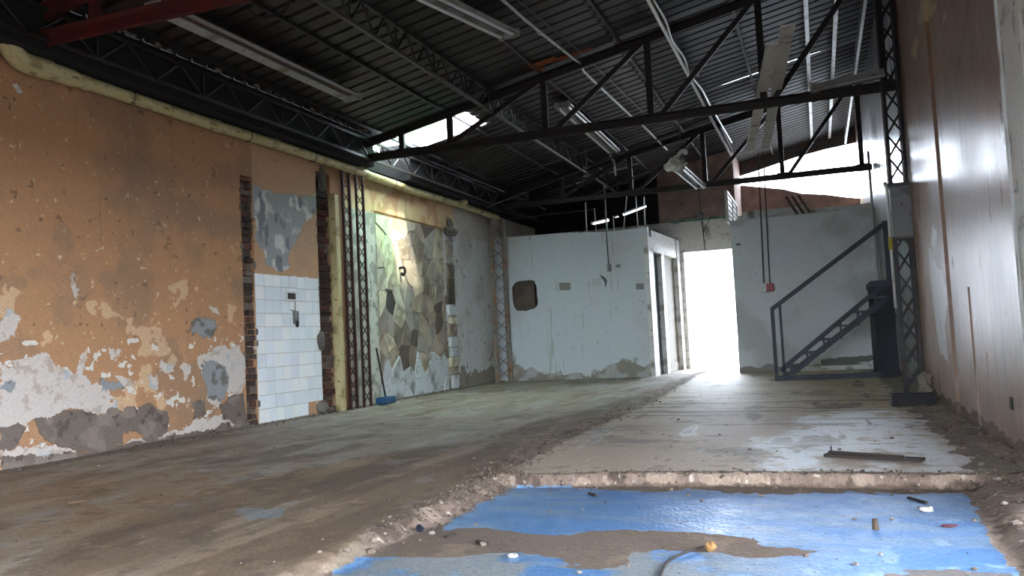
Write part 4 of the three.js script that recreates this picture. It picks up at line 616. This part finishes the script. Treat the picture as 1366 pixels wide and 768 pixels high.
// ---------------------------------------------------------------- electrics and fittings on the walls
{
  const Z = -14.5, t = thing('twin_conduit', 'pair of grey conduits down the grey box room to a red switch', 'conduit', onZ(1024, 378, Z));
  for (const [a, b, c, d] of [[1011, 200, 1019, 378], [1018, 200, 1027, 378]]) { const p = onZ(a, b, Z), q = onZ(c, d, Z); part('pipe_length', rod(v3(p.x, 3.7, Z + 0.02), v3(q.x, q.y, Z + 0.02), 0.012), MT.steelGrey, t); }
  const s = thing('isolator_switch', 'red and white switch box below the twin conduits', 'switch', onZ(1024, 390, Z)), p = onZ(1018, 390, Z), q = onZ(1032, 377, Z), m = p.x + (q.x - p.x) * 0.35; part('white_cover', rbox(p.x, m, p.y, q.y, Z, Z + 0.06, 0.006), MT.white, s); part('red_cover', rbox(m, q.x, p.y + 0.01, q.y - 0.01, Z, Z + 0.07, 0.008), MT.red, s);
  const c = [onZ(808, 300, Z), onZ(812, 352, Z)]; solo('wall_conduit', 'single grey conduit down the white office front', 'conduit', rod(v3(c[0].x, 3.0, Z + 0.015), v3(c[1].x, c[1].y, Z + 0.015), 0.01), MT.steelGrey, c[1]);
  const b = onZ(813, 357, Z); solo('switch_box', 'small grey switch box under the conduit on the white office', 'switch', rbox(b.x - 0.03, b.x + 0.03, b.y - 0.07, b.y + 0.07, Z, Z + 0.04, 0.006), MT.greyBox, b);
  const k = onZ(985, 326, Z); solo('wall_plate', 'tiny grey plate on the grey box room beside the doorway', 'plate', rbox(k.x - 0.04, k.x + 0.04, k.y - 0.02, k.y + 0.02, Z, Z + 0.012, 0.003), MT.greyBox, k);
  // tiled panel fittings
  const j = onX(387, 395, XL); const jb = thing('outlet_frame', 'white framed outlet box high on the white tiles', 'outlet', j); part('frame', [rbox(XL - 0.005, XL + 0.02, j.y - 0.055, j.y + 0.055, j.z - 0.1, j.z + 0.1, 0.006)], MT.white, jb); part('cavity', box(XL + 0.016, XL + 0.0215, j.y - 0.035, j.y + 0.035, j.z - 0.075, j.z + 0.075), MT.brickD, jb);
  const u = onX(394, 425, XL), us = thing('broken_socket', 'broken wall socket with a dark wire tail on the white tiles', 'socket', u); part('plate', rbox(XL - 0.005, XL + 0.018, u.y - 0.06, u.y + 0.09, u.z - 0.05, u.z + 0.05, 0.006), MT.greyBox, us); part('socket_hole', lumpy(0.04, 12, 0.5, 1.1, 0.8).translate(XL + 0.015, u.y - 0.06, u.z - 0.01), MT.rubber, us); part('wire_chase', [box(XL, XL + 0.006, u.y + 0.09, j.y - 0.05, u.z - 0.006, u.z + 0.006), box(XL, XL + 0.006, u.y + 0.09, u.y + 0.1, u.z, u.z + 0.09)], MT.greyBox, us);
  // corbel over the quoins, hook on the stones, small paper scrap
  const g = onX(597, 309, XL), cb = thing('concrete_corbel', 'dark broken concrete corbel above the stone cladding edge', 'corbel', g); part('block', lumpy(0.16, 33, 0.35, 0.42, 1.5, 2).translate(XL + 0.06, g.y, g.z), MT.cement, cb); part('stub', lumpy(0.09, 34, 0.5, 1.3, 0.8).translate(XL + 0.055, g.y + 0.1, g.z + 0.02), MT.cement, cb);
  const h = onX(533, 362, XL); solo('wall_hook', 'small black hook fixed in the stone cladding', 'hook', hose([v3(XL, h.y + 0.05, h.z), v3(XL + 0.07, h.y + 0.05, h.z), v3(XL + 0.09, h.y - 0.01, h.z), v3(XL + 0.05, h.y - 0.06, h.z), v3(XL + 0.03, h.y - 0.02, h.z)], 0.018, 20), MT.black, h);
  const s2 = onX(20, 118, XL); solo('paper_scrap', 'white paper scrap stuck high on the orange wall', 'paper', bar(v3(XL + 0.012, s2.y - 0.03, s2.z - 0.03), v3(XL + 0.012, s2.y + 0.03, s2.z + 0.02), 0.012, 0.05, v3(1, 0, 0)), MT.white, s2);
  // chase pipe in the brown wall
  const r0 = onX(1302, 500, XR); solo('chase_pipe', 'white plastic pipe in the cut chase of the brown wall', 'pipe', rod(v3(XR + 0.02, 0.03, -6.425), v3(XR + 0.02, r0.y + 0.05, -6.425), 0.016, 10), MT.pvcWhite, [XR + 0.02, 0.03, -6.425]);
  const w0 = onX(1350, 538, XR); solo('wall_socket', 'small dark socket hole near the foot of the brown wall', 'socket', rbox(XR - 0.008, XR + 0.01, w0.y - 0.035, w0.y + 0.035, w0.z - 0.03, w0.z + 0.03, 0.004), MT.rubber, w0);
}
// white conduit at the corner of the loft, wires over the doorway
{
  const p = onZ(1160, 340, -14.4); solo('corner_conduit', 'bright zinc conduit in the corner where the loft meets the right wall', 'conduit', rod(v3(XR - 0.06, 1.2, -14.4), v3(XR - 0.06, 3.5, -14.4), 0.022), MT.zinc, [XR - 0.06, 1.2, -14.4]);
  const j = onZ(935, 288, ZB + 0.04); const t = thing('ceiling_rose', 'small grey junction box with wires above the doorway', 'box', j); part('body', rbox(j.x - 0.06, j.x + 0.06, j.y - 0.05, j.y + 0.07, ZB + 0.02, ZB + 0.1, 0.01), MT.greyBox, t);
  part('wire', [rod(v3(j.x, j.y + 0.05, ZB + 0.05), v3(j.x, 4.0, ZB + 0.05), 0.008), rod(v3(j.x + 0.01, j.y - 0.05, ZB + 0.03), v3(j.x + 0.04, 2.36, ZB + 0.03), 0.008), rod(v3(j.x + 0.02, j.y - 0.32, ZB + 0.03), v3(j.x + 0.2, j.y - 0.03, ZB + 0.03), 0.006), rod(v3(j.x, j.y + 0.02, ZB + 0.04), v3(j.x - 0.4, j.y - 0.02, ZB + 0.04), 0.008)], MT.steelGrey, t);
}
// bare rods and a rail standing on the office
{
  const Z = -14.6, y0 = 2.42; const rods = [[782, 305, 781, 270], [795, 304, 793, 278], [810, 303, 806, 248], [819, 303, 818, 288], [829, 302, 836, 262], [851, 300, 848, 262], [860, 302, 859, 262]];
  rods.forEach(([a, b, c, d], i) => { const p = onZ(a, b, Z), q = onZ(c, d, Z); solo('bare_rod', ['upright steel rod on the office roof, end of the rail', 'short steel rod under the rail on the office roof', 'tall wire rising from the office wall conduit', 'stubby steel rod on the office roof', 'slanting steel rod on the office roof', 'steel rod with a hook on the office roof', 'steel rod at the passage corner of the office roof'][i], 'rod', rod(v3(p.x, 2.4, Z), q, 0.011), MT.zinc, v3(p.x, 2.4, Z)); });
  const a = onZ(705, 288, Z), b = onZ(794, 279, Z); solo('roof_rail', 'thin rail running over the office to the corner column', 'rail', rod(v3(a.x - 0.6, a.y - 0.02, Z), b, 0.01), MT.steelGrey, b);
  const l = onZ(783, 232, -13.2); solo('pendant_lamp', 'small dusty bell lamp shade hanging from the deep joist', 'shade', [new THREE.CylinderGeometry(0.02, 0.07, 0.07, 14, 1, true).translate(l.x, l.y, l.z), rod(l, v3(l.x, roofY(l.x), l.z), 0.005, 6)], MT.greyBox, l);
}

// ---------------------------------------------------------------- loose things on the floor
const ground = (px, py, y = 0) => { let p = onY(px, py, y); for (let i = 0; i < 4; i++) p = onY(px, py, floorHeight(p.x, p.z)); return p; };
{
  // broom with blue head
  const h = onX(515, 544, XL + 0.2).setY(0), top = onX(502, 464, XL + 0.05), t = thing('broom', 'blue broom with a dark stick leaning on the stone wall', 'broom', h);
  part('head', rbox(h.x - 0.07, h.x + 0.08, 0.01, 0.1, h.z - 0.16, h.z + 0.16, 0.02), MT.blue, t); part('stick', rod(v3(h.x, 0.09, h.z), top, 0.013), MT.darkWood, t);
  // plank on the slab
  const a = ground(1102, 609), b = ground(1232, 616); const p = thing('charred_plank', 'dark charred plank lying on the pale slab', 'plank', a); part('board', [bar(v3(a.x, a.y + 0.012, a.z), v3(b.x, b.y + 0.012, b.z), 0.075, 0.016), bar(v3(a.x + 0.02, a.y + 0.026, a.z - 0.02), v3(b.x - 0.1, b.y + 0.026, b.z - 0.01), 0.03, 0.012)], MT.darkWood, p); part('nail', [rod(v3(a.x + 0.03, a.y + 0.02, a.z - 0.02), v3(a.x + 0.03, a.y + 0.06, a.z - 0.02), 0.004)], MT.steel, p);
  // black tray and white sack by the boxed column
  const k = ground(1218, 540), tr = thing('black_tray', 'shallow black tray at the foot of the boxed column', 'tray', k), w = 0.17; part('base', box(k.x - w, k.x + w, k.y + 0.005, k.y + 0.015, k.z - 0.12, k.z + 0.12), MT.rubber, tr); part('rim', [bar(v3(k.x - w, k.y + 0.05, k.z - 0.13), v3(k.x + w, k.y + 0.05, k.z - 0.13), 0.02, 0.1), bar(v3(k.x - w, k.y + 0.05, k.z + 0.13), v3(k.x + w, k.y + 0.05, k.z + 0.13), 0.02, 0.1), bar(v3(k.x - w, k.y + 0.05, k.z - 0.13), v3(k.x - w, k.y + 0.05, k.z + 0.13), 0.02, 0.1), bar(v3(k.x + w, k.y + 0.05, k.z - 0.13), v3(k.x + w, k.y + 0.05, k.z + 0.13), 0.02, 0.1)], MT.rubber, tr);
  const s = v3(XR - 0.075, 0.04, -8.75); solo('plaster_lump', 'pale lump of plaster against the wall beside the black tray', 'rubble', lumpy(0.085, 45, 0.8, 1.5, 0.9, 2).translate(s.x, s.y + 0.1, s.z), MT.gravelC, s);
  // wire with a clay blob
  const wp = [[880, 775], [884, 763], [892, 751], [910, 741], [930, 734], [944, 730]].map(([x, y]) => ground(x, y, PIT)).map((v) => v.setY(v.y + 0.008)); solo('bent_wire', 'bent rusty wire curling over the blue floor', 'wire', hose(wp, 0.005, 30), MT.darkWood, wp[0]);
  const cl = ground(948, 735, PIT); solo('clay_lump', 'ochre clay lump at the end of the rusty wire', 'lump', lumpy(0.02, 71, 1, 1, 1).translate(cl.x, cl.y + 0.016, cl.z), mat([170, 124, 72], grain, 0.9), cl);
  const ck = ground(1168, 706, PIT); solo('bottle_cork', 'brown cork standing on the blue floor', 'cork', new THREE.CylinderGeometry(0.011, 0.013, 0.042, 12).translate(ck.x, ck.y + 0.021, ck.z), mat([96, 76, 56], grain, 0.9), ck);
  const lf = ground(1265, 703, PIT); solo('dry_leaf', 'dark red dry leaf on the blue floor near the cork', 'leaf', lumpy(0.025, 72, 1.3, 0.25, 0.8).translate(lf.x, lf.y + 0.006, lf.z), mat([112, 62, 66], grain, 0.8), lf);
  const fo = ground(1236, 682, PIT); solo('foil_scrap', 'crumpled white foil scrap on the blue floor', 'foil', lumpy(0.024, 73, 1.2, 0.5, 0.9).translate(fo.x, fo.y + 0.01, fo.z), MT.white, fo);
  const bc = ground(560, 709); const cap = thing('crown_cork', 'dark blue bottle cap beside the broken kerb', 'cap', bc); part('rim', new THREE.CylinderGeometry(0.016, 0.018, 0.016, 16).rotateX(1.0).translate(bc.x, bc.y + 0.016, bc.z), mat([40, 48, 72], grain, 0.4), cap); part('liner', new THREE.CylinderGeometry(0.012, 0.012, 0.002, 14).translate(0, 0.0085, 0).rotateX(1.0).translate(bc.x, bc.y + 0.016, bc.z), MT.black, cap);
  const rg = ground(684, 743, PIT); solo('rubber_ring', 'small pale rubber ring on the worn grey floor', 'ring', new THREE.TorusGeometry(0.016, 0.005, 6, 18).rotateX(Math.PI / 2).translate(rg.x, rg.y + 0.006, rg.z), MT.white, rg);
  const sticks = [[595, 718, 607, 714, 'short brown splinter beside the bottle cap'], [636, 723, 652, 727, 'thin dark splinter on the brown dirt patch'], [786, 659, 796, 662, 'tiny twig at the foot of the broken step'], [1212, 665, 1236, 672, 'dark chip of wood below the step near the right wall'], [90, 672, 120, 668, 'flat pale brown splinter on the brown floor']];
  for (const [x0, y0, x1, y1, l] of sticks) { const p = ground(x0, y0), q = ground(x1, y1); p.y += 0.006; q.y += 0.006; solo('wood_splinter', l, 'splinter', bar(p, q, 0.014, 0.009), l.includes('pale') ? MT.wood : MT.darkWood, p, 'wood splinters on the floor'); }
  // pebbles and mortar crumbs that can be picked out
  const pb = [[463, 735, 13], [494, 738, 15], [426, 737, 7], [497, 722, 10], [560, 721, 6], [576, 712, 9], [590, 699, 6], [518, 666, 5], [632, 612, 5], [366, 750, 5], [430, 720, 5], [645, 727, 10], [635, 700, 6], [648, 625, 6], [591, 640, 4], [688, 649, 5], [733, 683, 4], [777, 680, 4], [918, 661, 5], [936, 669, 5], [990, 648, 7], [1015, 662, 6], [1140, 693, 5], [1190, 693, 6], [1195, 641, 5], [1355, 700, 13], [1340, 672, 8], [1300, 695, 6], [1300, 760, 7], [1175, 740, 6], [1142, 753, 7], [1075, 742, 7], [773, 764, 7], [838, 755, 5], [110, 620, 5], [130, 622, 5], [190, 716, 5], [320, 752, 5], [1120, 600, 5], [1190, 585, 5], [1280, 600, 7], [1296, 611, 7], [1310, 620, 8], [1262, 575, 6], [1330, 640, 9], [1326, 628, 7], [905, 560, 4], [960, 580, 4], [1000, 600, 5], [865, 645, 6], [845, 642, 6], [760, 640, 7], [722, 634, 6]];
  pb.forEach(([x, y, s], i) => { const p = ground(x, y, y > 655 && x > 600 ? PIT : 0), r = s * p.distanceTo(camera.position) / FOCAL * 0.42; solo('mortar_crumb', x > 1240 ? 'small crumb of mortar at the foot of the brown wall' : y > 655 && x > 600 ? 'small crumb of mortar on the blue painted floor' : x > 640 ? 'small crumb of mortar on the pale slab' : 'small crumb of mortar on the brown floor beside the pit', 'rubble', lumpy(r, 1000 + i, 1.2, 0.7, 1).translate(p.x, p.y + r * 0.4, p.z), [MT.gravelA, MT.gravelB, MT.gravelC][i % 3], p, x > 1240 ? 'crumbs along the brown wall' : y > 655 && x > 600 ? 'crumbs on the blue floor' : x > 640 ? 'crumbs on the slab' : 'crumbs on the brown floor'); });
  // crushed mortar along the broken edges: too fine to count
  const R = rng(44), spots = [], push = (x, z, s) => spots.push([x, floorHeight(x, z) + s * 0.2, z, s]);
  for (let k = 0; k < 900; k++) { const z = -4.6 + 1.6 * R() * R(), x = pitLeft(z) + 0.03 + 0.16 * (R() + R() - 1); push(x, z, 0.003 + 0.009 * R() * R()); }
  for (let k = 0; k < 420; k++) { const x = -1.85 + 2.7 * R(), z = slabFront(x) + 0.16 * (R() + R() - 1); push(x, z, 0.003 + 0.009 * R() * R()); }
  for (let k = 0; k < 500; k++) { const z = -4.7 - 7 * R() * R(), x = slabLeft(z) + 0.24 * (R() + R() - 1); push(x, z, 0.004 + 0.012 * R() * R()); }
  for (let k = 0; k < 400; k++) { const z = -3.2 - 5.8 * R(), x = XR - 0.01 - 0.3 * R() * R(); push(x, z, 0.004 + 0.014 * R() * R()); }
  for (let k = 0; k < 300; k++) { const z = -4 - 9 * R(), x = XL + 0.02 + 0.25 * R() * R(); push(x, z, 0.004 + 0.013 * R() * R()); }
  for (let k = 0; k < 260; k++) { const x = XL + 0.2 + (XR - XL - 0.4) * R(), z = -2.6 - 9 * R(); push(x, z, 0.003 + 0.005 * R() * R()); }
  const im = new THREE.InstancedMesh(lumpy(1, 7, 1, 0.75, 1), mat([200, 190, 178], grain, 0.95), spots.length), o = new THREE.Object3D(), c = new THREE.Color();
  spots.forEach(([x, y, z, s], i) => { o.position.set(x, y, z); o.scale.setScalar(s); o.rotation.set(R() * 6, R() * 6, R() * 6); o.updateMatrix(); im.setMatrixAt(i, o.matrix); im.setColorAt(i, c.setRGB(...[[0.42, 0.33, 0.26], [0.24, 0.19, 0.15], [0.55, 0.48, 0.42], [0.32, 0.25, 0.2]][i % 4])); });
  im.name = 'mortar_grit'; im.castShadow = im.receiveShadow = true; im.userData = { kind: 'stuff', label: 'crushed mortar grit along the broken floor edges', category: 'grit' }; scene.add(im);
}

renderer.render(scene, camera);
